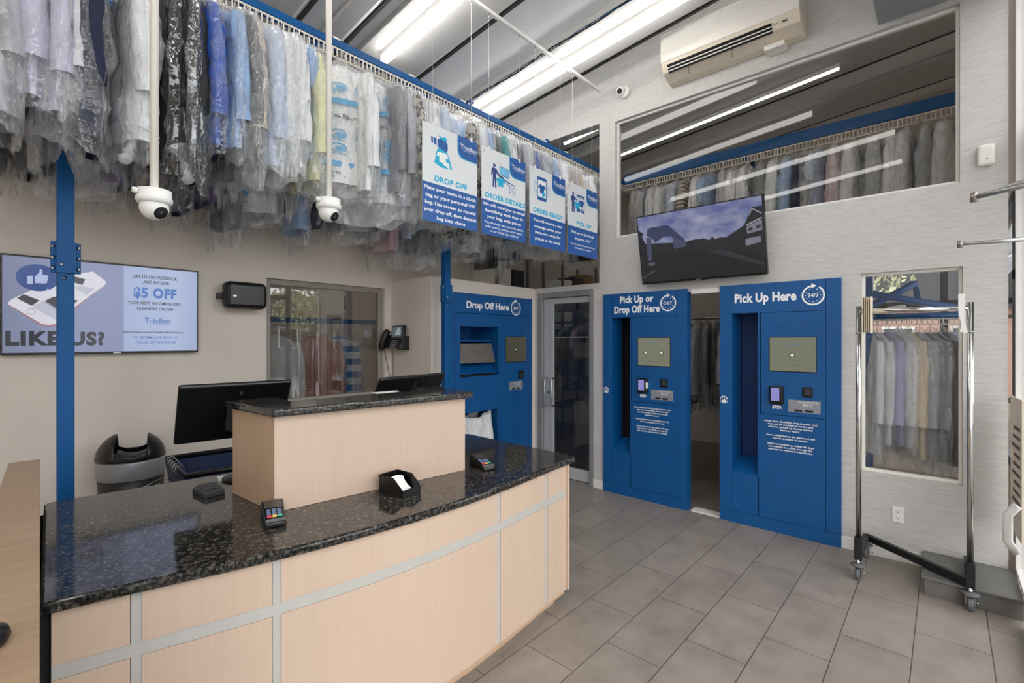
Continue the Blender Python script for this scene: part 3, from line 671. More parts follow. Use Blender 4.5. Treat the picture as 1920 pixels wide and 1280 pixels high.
for k in range(4):
    a = (k - 1.5) * .4; s2 = MB(lambda u, v, w, a=a, k=k: fr(u * math.cos(a) - v * math.sin(a) * .5 + (k - 1.5) * .006, -.02 + v * .8 + u * math.sin(a) * .4 + k * .006, .012 + w + (v + .05) * .6))
    s2.box(-.03, .03, -.05, .05, 0, .0008)
    tag(obj('paper_slip', s2, m_white), 'white paper slip lying in the small black bin, %s from the front' % ordinal(k + 1), 'paper slip', 'paper slips in the bin')

# flat tablet dock, papers
t = thing('signature_pad', 'flat dark grey pad on the granite left of the raised box', 'signature pad', (.72, 2.56, .8805))
b = MB(); b.prism([(.655, 2.62), (.668, 2.475), (.755, 2.49), (.765, 2.66), (.69, 2.67)], .8805, .905); obj('body', b, m_dark, t, bevel=.005)
b = MB(); b.prism([(.675, 2.61), (.684, 2.52), (.735, 2.527), (.742, 2.62)], .905, .907); obj('display', b, m_black, t)
tag(obj('paper_sheet', MB().prism([(.80, 2.74), (1.0, 2.72), (1.02, 2.80), (.82, 2.83)], .8805, .884), m_white), 'white papers lying by the back edge of the granite top', 'paper')
tag(obj('paper_sheet', MB().prism([(1.395, 2.246), (1.54, 2.239), (1.55, 2.285), (1.40, 2.293)], 1.3145, 1.3165), m_white), 'white card sticking out behind the granite cap', 'paper')

# ------------------------------------------------------------------ behind the counter
t = thing('trash_can', 'round black bin with swing dome lid by the beige wall', 'trash can', (.665, 4.05, 0)); c0 = (.665, 4.05, 0)
b = MB(); b.lathe([(.0, 0), (.155, 0), (.175, .6), (.178, .70), (.0, .70)], c0, 36); obj('can_body', b, m_black, t)
b = MB(); b.lathe([(.182, .69), (.187, .70), (.187, .80), (.182, .815), (.178, .815)], c0, 36, cap=False); obj('silver_band', b, M('silver_plastic_band', (146, 147, 150), .35, metal=.3), t)
b = MB(); R = .186; dirx = (.975, -.22); dirp = (.22, .975)
dome = lambda l, p, z: (c0[0] + dirx[0] * l + dirp[0] * p, c0[1] + dirx[1] * l + dirp[1] * p, .815 + z)
for sg, cut in ((-1, .080), (1, .088)):
    vs = []; nl, na = 12, 32
    for i in range(nl + 1):
        l = cut + (R * .999 - cut) * (1 - (1 - i / nl) ** 1.7); r = math.sqrt(max(0, R * R - l * l))
        vs += [dome(sg * l, r * math.cos(math.pi * j / na), r * math.sin(math.pi * j / na) * .94) for j in range(na + 1)]
    b.add(vs, [(i * (na + 1) + j, i * (na + 1) + j + 1, (i + 1) * (na + 1) + j + 1, (i + 1) * (na + 1) + j) for i in range(nl) for j in range(na)], True)
for sg in (-1, 1):
    vs = []; nl, nh = 20, 5
    for i in range(nl + 1):
        l = -.082 + .172 * i / nl; r = math.sqrt(R * R - l * l); top = .032 + .03 * abs(l / .086) ** 3
        for j in range(nh + 1): z = top * j / nh; vs.append(dome(l, sg * math.sqrt(max(0, r * r - (z / .94) ** 2)), z))
    b.add(vs, [(i * (nh + 1) + j, i * (nh + 1) + j + 1, (i + 1) * (nh + 1) + j + 1, (i + 1) * (nh + 1) + j) for i in range(nl) for j in range(nh)], True)
o = obj('dome_lid', b, m_blacksat, t); sd = o.modifiers.new('s', 'SOLIDIFY'); sd.thickness = .006
b = MB(); vs = []
for i in range(13):
    f_ = i / 12; tt = (f_ - .5) * 2
    for s2 in (-1, 1):
        z = .858 - .03 * (1 - abs(tt) ** 2.0)
        vs.append((c0[0] + dirx[0] * (tt * .088 + .01) + .22 * s2 * .07, c0[1] + dirx[1] * (tt * .088 + .01) + .975 * s2 * .07, z))
b.add(vs, [(2 * i, 2 * i + 1, 2 * i + 3, 2 * i + 2) for i in range(12)], True); o = obj('swing_flap', b, m_dark, t); sd = o.modifiers.new('s', 'SOLIDIFY'); sd.thickness = .004

t = thing('laundry_cart', 'open laundry cart with dark blue fabric lining behind the counter', 'laundry cart', (1.1, 3.3, 0)); 
o4 = [(.72, 2.99), (1.52, 2.93), (1.56, 3.48), (.75, 3.53)]; i4 = [(.80, 3.06), (1.45, 3.01), (1.48, 3.42), (.82, 3.46)]
b = MB(); vs = [(x, y, .865) for x, y in o4] + [(x, y, .32) for x, y in i4]; b.add(vs, [(i, (i + 1) % 4, 4 + (i + 1) % 4, 4 + i) for i in range(4)] + [(4, 5, 6, 7)])
o = obj('fabric_tub', b, cloth_mat('navy_cart_fabric', (34, 46, 78)), t); sd = o.modifiers.new('s', 'SOLIDIFY'); sd.thickness = .012
b = MB(); pts = [(x, y, .875) for x, y in o4]; b.tube(pts + pts[:2], .016, 10); obj('rim_frame', b, m_blacksat, t)
for x, y in i4: obj('leg', MB().tube([(x, y, .06), (x, y, .33)], .014, 8), m_black, t); 
for x, y in i4: obj('caster', MB().lathe([(0, -.012), (.03, -.012), (.03, .012), (0, .012)], (x, y, .031), 16, M3=Matrix.Rotation(math.pi / 2, 3, 'X')), m_grey, t)
def hanger_mb(k=1.0, y0=0):
    m = MB(); m.tube([(0, -.03 * k, -.012 * k), (0, -.036 * k, .012 * k), (0, -.018 * k, .034 * k), (0, .008 * k, .03 * k), (0, .014 * k, .006 * k), (0, 0, -.02 * k), (0, 0, -.07 * k)], .0022, 6)
    m.tube([(0, 0, -.07 * k), (0, -.2 * k, -.15 * k), (0, -.2 * k, -.158 * k), (0, .2 * k, -.158 * k), (0, .2 * k, -.15 * k), (0, 0, -.07 * k)], .0022, 6); return m
hg = obj('wire_hanger', hanger_mb(), M('bare_hanger_wire', (170, 168, 164), .3, metal=.9), local=True); tag(hg, 'thin wire hanger hooked on the left rim of the laundry cart, first from the wall', 'hanger', 'wire hangers on the cart')
hg.location = (.735, 3.40, .875); hg.rotation_euler = (0, 0, 1.5)
for k in range(1, 5): dup(hg, (.735 - .006 * k, 3.40 - .07 * k, .875), 1.5 + .05 * k, 'thin wire hanger hooked on the left rim of the laundry cart, %s from the wall' % ordinal(k + 1))
# ------------------------------------------------------------------ television on the back wall
t = thing('wall_television', 'large television on the beige wall showing a LIKE US advert', 'television', (.59, 4.30, 1.505))
fr = FB(0); b = MB(fr); b.box(.064, 1.108, 1.506, 2.132, .02, .058); obj('casing', b, m_blacksat, t, bevel=.004)
b = MB(fr); b.box(.25, .9, 1.6, 2.0, 0, .02); obj('wall_bracket', b, m_dark, t)
def tv(zx, zy): p = hit(zx / 5.0526, 470 + zy / 5.055, 1, 4.268); return (p[0], p[2])
W0 = .0592
u0, v1 = .073, 2.120; u1, v0 = 1.100, 1.520
scn = N('advert_screen'); co = scn.coord(kind='World'); sp = scn.new('ShaderNodeSeparateXYZ'); scn.link(co, sp.inputs[0])
base = scn.ramp(scn.math('DIVIDE', scn.math('SUBTRACT', sp.outputs[0], u0), u1 - u0), [(0, sc3(lin((120, 128, 158)), 1)), (.25, lin((142, 150, 184))), (.566, lin((136, 146, 182))), (.57, lin((164, 180, 216))), (.85, lin((176, 190, 224))), (1, lin((160, 174, 210)))])
scn.b.inputs['Base Color'].default_value = (.01, .01, .01, 1); scn.b.inputs['Roughness'].default_value = .3
scn.link(base, scn.b.inputs['Emission Color']); scn.b.inputs['Emission Strength'].default_value = .86 * 2 ** -EXP
s0 = obj('screen', MB(fr).box(u0, u1, v0, v1, .05, W0), scn.m, t)
def layer(name, polys, col, w):
    m = MB(fr)
    for P_ in polys: m.poly([tv(*p) for p in P_][::-1], W0 + w)
    return obj(name, m, EM('advert_' + name, col), s0)
layer('phone_body', [[(75, 495), (95, 470), (150, 440), (560, 250), (880, 195), (985, 275), (1010, 300), (990, 330), (690, 560), (520, 700), (470, 718), (400, 705), (85, 515)]], (206, 204, 214), .0004)
layer('phone_edge', [[(75, 505), (400, 695), (470, 706), (530, 690), (690, 550), (1000, 315), (690, 572), (525, 712), (470, 722), (395, 712), (85, 520)]], (150, 112, 118), .0006)
for q_ in ([(160, 450), (225, 410), (375, 470), (300, 520)], [(410, 480), (520, 430), (740, 470), (640, 560), (530, 560)], [(680, 235), (810, 270), (780, 325), (670, 290)]): layer('phone_photo', [q_], (58, 60, 66), .0008)
layer('phone_text', [[(300, 530), (420, 470), (620, 600), (520, 650)], [(690, 345), (760, 330), (900, 360), (820, 420)]], (178, 180, 196), .0008)
m = MB(fr); c = tv(295, 577); m.ring(c[0], c[1], .017, .020, W0 + .001); obj('phone_button', m, EM('advert_button', (140, 140, 150)), s0)
m = MB(fr); c = tv(358, 255); m.disc(c[0], c[1], .098, W0 + .0012, 40, .085); obj('thumb_badge', m, EM('advert_badge', (44, 72, 130)), s0)
layer('thumb_symbol', [[(255, 238), (312, 235), (312, 315), (258, 313)], [(328, 245), (350, 225), (372, 205), (378, 172), (398, 178), (404, 205), (398, 225), (450, 232), (460, 245), (452, 262), (458, 276), (445, 288), (448, 302), (432, 310), (330, 306)]], (168, 180, 214), .0016)
layer('hand_cursor', [[(445, 360), (460, 362), (478, 395), (490, 378), (505, 392), (520, 380), (535, 395), (535, 430), (500, 440), (470, 425), (435, 410), (460, 405)]], (206, 210, 222), .0016)
mb_, mu_ = EM('advert_black', (34, 36, 48)), EM('advert_blue', (60, 104, 176))
for s_, x, y, h, wd_, mt, bo in (('LIKE', 318, 890, .082, .245, mb_, .05), ('US?', 830, 890, .082, .176, mb_, .05), ('LIKE US ON FACEBOOK', 1476, 268, .022, .265, mb_, .025), ('AND RECEIVE', 1480, 316, .021, .155, mb_, .025), ('$5 OFF', 1475, 445, .066, .255, mu_, .05),
        ('YOUR NEXT INCOMING DRY', 1468, 512, .020, .315, mb_, .025), ('CLEANING ORDER!', 1472, 563, .020, .215, mb_, .025), ('www.facebook.com/TresBonDryCleaners', 1460, 779, .013, .355, mb_, .025), ('TO REDEEM, JUST SHOW US', 1478, 835, .019, .262, mu_, .012), ('THE LIKE ON YOUR PHONE', 1478, 880, .019, .24, mu_, .012)):
    m = MB(fr); a = tv(x, y); text(m, s_, a[0], a[1], W0 + .0016, h, bo, width=wd_, sp=1.0 + bo * 2.4); obj('lettering', m, mt, s0)
m = MB(fr); a = tv(1492, 684); logo(m, a[0], a[1], .035, W0 + .0016); obj('logo', m, mu_, s0)
obj('maker_badge', MB(fr).box(.60, .64, 1.5085, 1.514, .05, .0595), m_alu, t)

# ------------------------------------------------------------------ tilted television on the right wall
t = thing('tilted_television', 'television tilted forward over the kiosks showing a street view', 'television', (4.38, 1.653, 2.14))
B0 = Vector((4.352, 2.213, 2.142)); AX = Vector((0, -1, 0)); UP = Vector((-.130, 0, .640)); UPn = UP.normalized(); NM = AX.cross(UPn)
TW = 1.12; THt = UP.length
ft = lambda u, v, w: tuple(B0 + AX * u + UPn * v + NM * w)
if ft(0, 0, 1)[0] > B0.x: ft = lambda u, v, w: tuple(B0 + AX * u + UPn * v - NM * w)
obj('casing', MB(ft).box(0, TW, 0, THt, -.045, 0), m_blacksat, t, bevel=.004)
b = MB(); b.hexa([(4.41, 1.45, 2.25), (4.41, 1.85, 2.25), (4.33, 1.85, 2.62), (4.33, 1.45, 2.62)], [(4.448, 1.45, 2.25), (4.448, 1.85, 2.25), (4.448, 1.85, 2.62), (4.448, 1.45, 2.62)]); obj('wall_bracket', b, m_dark, t)
g = N('street_sky'); v = g.coord((1, 3.2, 6.5), 'World'); n1 = g.noise(v, 1.5, 6, .6)
g.link(g.ramp(n1, [(.32, lin((74, 84, 132))), (.5, lin((112, 116, 146))), (.68, lin((142, 143, 164)))]), g.b.inputs['Emission Color']); g.b.inputs['Emission Strength'].default_value = 1.1 * 2 ** -EXP
g.b.inputs['Base Color'].default_value = (.01, .01, .01, 1); g.b.inputs['Roughness'].default_value = .22
s0 = obj('screen', MB(ft).box(.012, TW - .012, .022, THt - .012, -.01, .0015), g.m, t)
def tq(zx, zy):   # crop pixel -> screen u,v (bilinear inverse by iteration)
    a, b_ = .5, .5
    for _ in range(12):
        tx = (100 + (1700 - 100) * a) * (1 - b_) + (180 + (1760 - 180) * a) * b_; ty = (395 + (105 - 395) * a) * (1 - b_) + (1240 + (1115 - 1240) * a) * b_
        a += (zx - tx) / 1600; b_ += (zy - ty) / (840 + 170 * a)
    return (min(max(a, .011), .989) * TW, min(max(1 - b_, .034), .981) * THt)
def lay(name, polys, col, w):
    m = MB(ft)
    for P_ in polys: m.poly([tq(*p) for p in P_], .0015 + w)
    return obj(name, m, EM('street_' + name, col), s0)
lay('road', [[(130, 720), (200, 740), (780, 700), (1100, 690), (1300, 660), (1750, 700), (1755, 1130), (180, 1235), (150, 900)]], (26, 26, 28), .0004)
lay('houses', [[(130, 560), (210, 600), (180, 640), (240, 720), (700, 700), (790, 695), (860, 670), (1020, 645), (1090, 670), (1130, 625), (1160, 655), (1230, 635), (1290, 640), (1500, 490), (1580, 270), (1700, 250), (1735, 840), (1300, 790), (1050, 790), (860, 800), (140, 870)]], (30, 31, 36), .0008)
lay('bus_roof', [[(255, 620), (265, 545), (330, 515), (550, 480), (640, 545), (780, 660), (800, 730), (700, 760), (600, 620), (480, 640), (380, 705), (330, 650)]], (48, 54, 82), .0012)
lay('bus_post', [[(245, 650), (320, 640), (325, 930), (270, 940)]], (64, 68, 92), .0014); lay('bus_side', [[(620, 640), (780, 680), (790, 750), (700, 770), (640, 780)]], (64, 68, 92), .0014)
lay('house_wall', [[(1525, 510), (1690, 415), (1700, 550), (1535, 600)], [(1515, 660), (1680, 625), (1690, 700), (1520, 750)]], (112, 112, 124), .0014)
lay('house_trim', [[(1520, 485), (1690, 390), (1692, 405), (1522, 500)], [(1582, 275), (1690, 340), (1685, 352), (1584, 290), (1560, 370), (1552, 366)]], (150, 150, 162), .0016)
lay('house_panes', [[(1545, 530), (1592, 515), (1595, 550), (1548, 562)], [(1632, 495), (1684, 480), (1686, 520), (1636, 535)]], (44, 46, 60), .0018)
lay('pavement', [[(1080, 800), (1300, 800), (1730, 960), (1735, 1000), (1400, 900)], [(1060, 805), (1085, 800), (1400, 895), (1735, 1005), (1400, 905)]], (44, 46, 52), .0010)
lay('kerb_line', [[(195, 1145), (380, 1050), (385, 1058), (200, 1155)], [(280, 960), (370, 950), (370, 985), (290, 1000)]], (84, 86, 98), .0012)
obj('maker_badge', MB(ft).box(.53, .57, .006, .012, -.01, .0012), m_alu, t)

# ------------------------------------------------------------------ wall-mounted odds and ends
t = thing('loudspeaker', 'black rounded loudspeaker mounted on the beige back wall', 'loudspeaker', (1.42, 4.17, 1.847)); fr = FB(0)
obj('cabinet', MB(fr).box(1.264, 1.577, 1.850, 2.066, .05, .18), m_black, t, bevel=.045, seg=5)
obj('grille', MB(fr).box(1.29, 1.55, 1.875, 2.04, .17, .184), m_blacksat, t, bevel=.012, seg=3)
m = MB(fr); m.disc(1.325, 1.948, .013, .1855, 20, .008); obj('maker_badge', m, m_alu, t)
obj('wall_bracket', MB(fr).box(1.243, 1.60, 1.93, 1.975, 0, .09), m_dark, t, bevel=.004)

t = thing('desk_phone', 'black office phone hung on the beige side wall', 'telephone', (2.84, 4.2, 1.49)); fr = FK(4.39, 2.88)
b = MB(fr); b.hexa([(.03, 1.495, .0), (.385, 1.495, .0), (.385, 1.64, .0), (.03, 1.66, .0)], [(.05, 1.505, .12), (.38, 1.505, .12), (.38, 1.63, .07), (.05, 1.65, .065)]); obj('body', b, m_black, t, bevel=.008)
b = MB(fr); b.hexa([(.17, 1.62, .05), (.375, 1.62, .05), (.375, 1.745, .03), (.17, 1.745, .03)], [(.17, 1.61, .085), (.375, 1.61, .085), (.375, 1.745, .06), (.17, 1.745, .06)]); q = obj('display_housing', b, m_blacksat, t, bevel=.005)
tf = lambda u, v, w: fr(u, v, .0865 - (v - 1.61) * .185 + w)
obj('display', MB(tf).poly([(.19, 1.635), (.355, 1.635), (.355, 1.735), (.19, 1.735)], .001), EM('phone_display', (66, 76, 80)), q)
obj('display_glare', MB(tf).poly([(.24, 1.65), (.34, 1.65), (.335, 1.70), (.30, 1.725), (.27, 1.715)], .0018), EM('phone_display_glare', (128, 138, 142)), q)  # pale glowing patch, a glare painted on the display
b = MB(fr); b.tube([(.075, 1.50, .115), (.078, 1.53, .128), (.088, 1.60, .118), (.105, 1.67, .09), (.112, 1.70, .07)], [.026, .034, .030, .034, .026], 12); obj('handset', b, m_black, t)
b = MB(lambda u, v, w: fr(u, v, .121 - (v - 1.505) * .4 + w))
for r in range(4):
    for k in range(3): b.box(.20 + k * .035, .222 + k * .035, 1.522 + r * .022, 1.533 + r * .022, 0, .002)
obj('keys', b, M('pale_key_print', (150, 150, 150), .6), t)
obj('front_lip', MB(fr).box(.13, .33, 1.503, 1.512, .115, .125), M('silver_lip', (150, 148, 146), .4), t)
b = MB(fr); pts = []
for i in range(160):
    f_ = i / 159; pts.append((.07 + .09 * f_ + .006 * math.sin(i * 1.5), 1.50 - .47 * f_, .09 - .05 * f_ + .006 * math.cos(i * 1.5)))
b.tube(pts, .0022, 5)
pts = [(.20, 1.50, .08)] + [(.20 - .05 * f_ / 90 + .006 * math.sin(f_ * 1.4), 1.46 - .36 * f_ / 90, .07 - .03 * f_ / 90 + .006 * math.cos(f_ * 1.4)) for f_ in range(90)]
b.tube(pts, .0022, 5); obj('coiled_cord', b, m_black, t)

# split air conditioner
t = thing('air_conditioner', 'large warm white split air conditioner over the high window', 'air conditioner', (4.33, 1.38, 4.03))
prof = [(4.45, 4.025), (4.37, 4.028), (4.25, 4.075), (4.215, 4.13), (4.205, 4.15), (4.205, 4.40), (4.235, 4.43), (4.45, 4.43)]
b = MB(); b.prism([(x, z) for x, z in prof], .83, 1.955, ax=1)
b.v = [(p[0], p[1], p[2]) for p in b.v]; obj('housing', b, m_yellowed, t, bevel=.008)
b = MB(); b.prism([(4.20, 4.152), (4.196, 4.16), (4.196, 4.40), (4.212, 4.42), (4.215, 4.41), (4.215, 4.152)], .832, 1.953, ax=1); obj('front_panel', b, m_cream, t, bevel=.004)
def acf(y, f_, w):  # on the curved lower front
    x = 4.212 + (4.262 - 4.212) * f_; z = 4.135 + (4.062 - 4.135) * f_; return (x - .75 * w, y, z - .45 * w)
m = MB(acf); m.box(1.03, 1.90, .10, .95, -.01, .004); v_ = obj('air_outlet', m, m_void, t)
for f_ in (.36, .66): obj('louvre', MB(acf).box(1.03, 1.90, f_, f_ + .10, 0, .008), m_cream, v_)
m = MB(acf); m.box(.92, .955, .25, .42, 0, .006); [m.box(.985 + i * .012, .992 + i * .012, .28, .34, 0, .006) for i in range(3)]; obj('indicator', m, m_greyink, t)
for y in (1.70, 1.33): obj('loose_tie', MB().tube([acf(y, .9, .004), (4.24, y + .005, 4.055), (4.25, y + .012, 4.02), (4.255, y + .008, 3.99)], .0018, 5), m_black, t)
b = MB(); b.box(4.33, 4.45, .965, 1.115, 3.985, 4.026); tag(obj('sensor_box', b, m_cream, bevel=.006), 'small white box under the air conditioner', 'sensor box')
# bullet dome on the right wall, alarm sounder, socket
def turret(name, label, c, ax, r, up=None, mount=None):
    """ball camera: c = ball centre, ax = lens direction"""
    ax = Vector(ax).normalized(); t = thing(name, label, 'security camera', c); q = ax.to_track_quat('Z', 'Y').to_matrix()
    b = MB(); b.lathe([(0, -r)] + [(r * math.sin(a), -r * math.cos(a)) for a in [math.pi * i / 14 for i in range(1, 11)]] + [(r * .62, r * .80), (r * .58, r * .86), (0, r * .86)], c, 28, M3=q); obj('ball', b, m_white, t)
    b = MB(); b.lathe([(0, r * .862), (r * .52, r * .862), (r * .52, r * .90), (0, r * .91)], c, 24, M3=q); l = obj('lens_face', b, m_void, t)
    b = MB(); b.lathe([(0, r * .91), (r * .16, r * .91), (r * .16, r * .94), (0, r * .94)], c, 16, M3=q); obj('lens', b, m_dark, l)
    return t
t = turret('wall_camera', 'white ball camera high on the right wall left of air conditioner', (4.385, 2.47, 4.15), (-.75, -.15, -.3), .048)
b = MB(); b.lathe([(.0, 0), (.062, 0), (.062, .03), (.05, .05), (0, .05)], (XW, 2.455, 4.15), 28, M3=Matrix.Rotation(-math.pi / 2, 3, 'Y')); obj('mount_ring', b, m_white, t)
t = thing('alarm_sounder', 'cream square alarm sounder on the wall right of the high window', 'alarm', (4.43, -.197, 2.745))
b = MB(FK(-.155)); b.box(0, .083, 2.748, 2.886, 0, .035); obj('cover', b, m_cream, t, bevel=.016, seg=4); m = MB(FK(-.155)); m.disc(.045, 2.79, .004, .0362, 10); obj('indicator', m, m_void, t)
t = thing('wall_socket', 'white double power socket low on the right wall', 'power socket', (4.445, .256, .278)); fr = FK(.29)
obj('face_plate', MB(fr).box(0, .068, .278, .392, 0, .006), m_white, t, bevel=.002)
for z in (.312, .358):
    s2 = obj('outlet', MB(fr).box(.018, .05, z - .014, z + .014, 0, .0075), m_white, t, bevel=.004)
    m = MB(fr); m.box(.025, .0275, z + .0, z + .010, .007, .0078); m.box(.040, .0425, z, z + .010, .007, .0078); m.disc(.034, z - .007, .0028, .0078, 10); obj('outlet_holes', m, m_void, s2)
# ------------------------------------------------------------------ garment conveyor
YR, YR2 = 3.12, 3.97; ZT, ZB = 3.662, 3.61
t = thing('garment_conveyor', 'blue steel overhead garment conveyor with cream slotted hook rail', 'conveyor', (2.2, 3.5, 0))
def channel(mb, y, x0, x1): mb.box(x0, x1, y - .03, y + .03, ZB, ZT); return mb
obj('front_beam', channel(MB(), YR, -.4, 6.2), m_bluesteel, t, bevel=.004)
b = channel(MB(), YR2, -.4, 4.4); b.box(-.4, 4.4, YR2 - .02, YR2 + .02, 3.72, 3.77); obj('rear_beam', b, m_bluesteel, t, bevel=.004)
def hooks(x0, x1, y, zt, zb, step=.0325, ax=0):
    m = MB((lambda u, v, w: (u, v, w)) if ax == 0 else (lambda u, v, w: (v, u, w))); th = .004
    m.box(x0, x1, y - th, y + th, zt - .010, zt); m.box(x0, x1, y - th, y + th, zb, zb + .007)
    n = int((x1 - x0) / step)
    for i in range(n):
        x = x0 + i * step; m.box(x, x + .0075, y - th, y + th, zb + .018, zt - .008)
        m.hexa([(x, y - th, zb + .018), (x + .0075, y - th, zb + .018), (x + .019, y - th, zb + .005), (x + .012, y - th, zb + .005)], [(x, y + th, zb + .018), (x + .0075, y + th, zb + .018), (x + .019, y + th, zb + .005), (x + .012, y + th, zb + .005)])
        m.hexa([(x + .025, y - th, zb + .018), (x + .0325, y - th, zb + .018), (x + .020, y - th, zb + .005), (x + .013, y - th, zb + .005)], [(x + .025, y + th, zb + .018), (x + .0325, y + th, zb + .018), (x + .020, y + th, zb + .005), (x + .013, y + th, zb + .005)])
    return m
obj('hook_rail', hooks(-.3, 5.9, YR - .035, 3.598, 3.522), m_paint_hook, t)
obj('hook_rail', hooks(-.3, 4.4, YR2 - .035, 3.598, 3.522), m_paint_hook, t)
for x in (-.2, .55, 1.48, 2.42, 3.25, 4.15):
    b = MB(); b.tube([(x, YR, 3.585), (x + .05, YR + .10, 3.46), (x + .05, YR2 - .1, 3.46), (x, YR2, 3.60)], .028, 4); obj('cross_arm', b, m_bluesteel, t)
for x in (.95, 2.9, 4.0):
    b = MB(); b.tube([(x, YR, 3.66), (x, YR, 3.72)], .012, 6); b.tube([(x - .03, YR, 3.71), (x + .03, YR, 3.71)], .008, 6); obj('splice_bolt', b, m_bluesteel, t)
for x in (1.62, 2.24, 2.78, 4.3): obj('white_clip', MB().box(x - .025, x + .025, YR - .034, YR - .01, ZT - .006, ZT + .006), m_white, t)
for i, x in enumerate((.292, 2.93)):
    p = obj('support_post', MB().box(x - .034, x + .034, 3.47, 3.53, 0, 3.44), m_bluesteel, t, bevel=.004)
    b = MB(); b.box(x - .039, x + .039, 3.456, 3.535, 1.955, 2.12); b.box(x - .06, x + .06, 3.475, 3.485, 1.955, 2.12); br = obj('splice_plate', b, m_bluesteel, p, bevel=.002)
    for sx in (-1, 1):
        for k in range(3): obj('bolt', MB().lathe([(0, 0), (.009, 0), (.009, .006), (0, .008)], (x + sx * .051, 3.476, 1.98 + k * .057), 12, M3=Matrix.Rotation(math.pi / 2, 3, 'X')), m_chrome, br)
    for dx, z in ((-.018, 2.00), (-.006, 1.93)): obj('bolt', MB().lathe([(0, 0), (.009, 0), (.009, .006), (0, .008)], (x + dx, 3.456 if z > 1.95 else 3.47, z), 12, M3=Matrix.Rotation(math.pi / 2, 3, 'X')), m_chrome, br)
    obj('base_plate', MB().box(x - .08, x + .08, 3.42, 3.58, 0, .01), m_bluesteel, p)

# ------------------------------------------------------------------ instruction signs on wires
t = thing('sign_track', 'thin white ceiling track that carries the four hanging signs', 'track', (3.3, 2.68, 4.19))
b = MB(); b.box(1.2, 4.33, 2.665, 2.695, 4.185, 4.215); obj('track_bar', b, m_white, t, bevel=.004)
hx = [2.125, 2.492, 2.683, 3.05, 3.258, 3.626, 3.826, 4.172]
for x in hx: obj('wire_hook', MB().tube([(x, 2.68, 4.186), (x, 2.672, 4.165), (x, 2.68, 4.15), (x, 2.688, 4.16)], .005, 6), m_chrome, t)
SW, SH, SZ = .52, .685, 3.117
YM = [(.155, .08, .846), (.17, .155, .79), (.14, .098, .87), (.10, .122, .72)]
def sign(i, x0, title, tw, lines, pict):
    t = thing('hanging_sign', 'white and blue hanging sign numbered %d headed %s' % (i + 1, title), 'sign', (x0 + SW / 2, 2.68, SZ - SH), 'instruction signs')
    fr = lambda u, v, w: (x0 + u, 2.68 - w, SZ - SH + v)
    P = lambda a, b_: (a * SW, (1 - b_) * SH)
    pl = lambda m, pts, w: m.poly([P(*p) for p in pts], w)
    bd = obj('board', MB(fr).box(0, SW, 0, SH, -.0025, .0025), m_signwhite, t)
    obj('blue_field', MB(fr).box(0, SW, 0, .397 * SH, 0, .0031), m_navy, t)
    cm, nm, im, wm, gm, lm = MB(fr), MB(fr), MB(fr), MB(fr), MB(fr), MB(fr); w = .0032
    # logo tab with a rounded corner and cyan edge
    def tab(m, dx, dy, w_):
        pts = [(1, 0), (.625 - dx, 0)] + [(.625 - dx + .13 * (1 - math.cos(a)), .15 + dy + .085 * math.sin(a)) for a in [math.pi / 2 * k / 8 for k in range(9)]] + [(1, .235 + dy)]
        pl(m, pts[::-1], w_)
    tm, te, ll = MB(fr), MB(fr), MB(fr); tab(te, .012, .010, w); tab(tm, 0, 0, w + .0004)
    te = obj('tab_edge', te, m_cyan, bd); tm = obj('logo_tab', tm, m_navy, te)
    q = P(.825, .13); logo(ll, q[0], q[1], .030, w + .0009, wk=1.25); obj('logo_lettering', ll, m_vinyl, tm); ti = MB(fr)
    q = P(.055, .065); text(gm, str(i + 1), q[0], q[1], w, .0235)
    q = P((.5, .53, .51, .53)[i], .57); text(ti, title, q[0], q[1], w, .038, .04, width=tw * SW, sp=1.08)
    obj('title_lettering', ti, m_cyan, bd); 
    for s_, y, wd_, h in lines: bl = MB(fr); q = P(.5, y); text(bl, s_, q[0], q[1], w, h, .03 if h > .02 else .018, width=wd_ * SW, sp=1.05); obj('body_lettering', bl, m_vinyl, bd)
    yb, yo, yk = YM[i]; PM = lambda a, b_: P(a, yo + (b_ - yb) * yk)
    pict(lambda m, pts, w_: m.poly([PM(*p) for p in pts], w_), PM, cm, nm, im, wm, lm, w)
    obj('cyan_print', cm, m_cyan, bd); obj('blue_print', nm, m_navy, bd)
    if im.f: obj('navy_print', im, m_ink, bd)
    if lm.f: obj('pale_print', lm, m_lightcyan, bd)
    obj('white_print', wm, m_vinyl, bd) if wm.f else None; obj('number', gm, m_greyink, bd)
    for x in hx[2 * i:2 * i + 2]:
        obj('wire', MB().tube([(x, 2.68, SZ - .002), (x, 2.68, 4.153)], .0012, 4), m_wire, t); obj('clip', MB(fr).box(x - x0 - .008, x - x0 + .008, SH - .015, SH + .016, -.006, .006), m_white, t)
    return t
def shirt(pl, m, cx, cy, s, w, asp=.76):
    """t-shirt outline"""
    pts = [(-.18, -.5), (-.5, -.38), (-.62, -.05), (-.4, .02), (-.34, -.15), (-.34, .5), (.34, .5), (.34, -.15), (.4, .02), (.62, -.05), (.5, -.38), (.18, -.5), (0, -.4)]
    pl(m, [(cx + x * s, cy + y * s * asp) for x, y in pts][::-1], w)
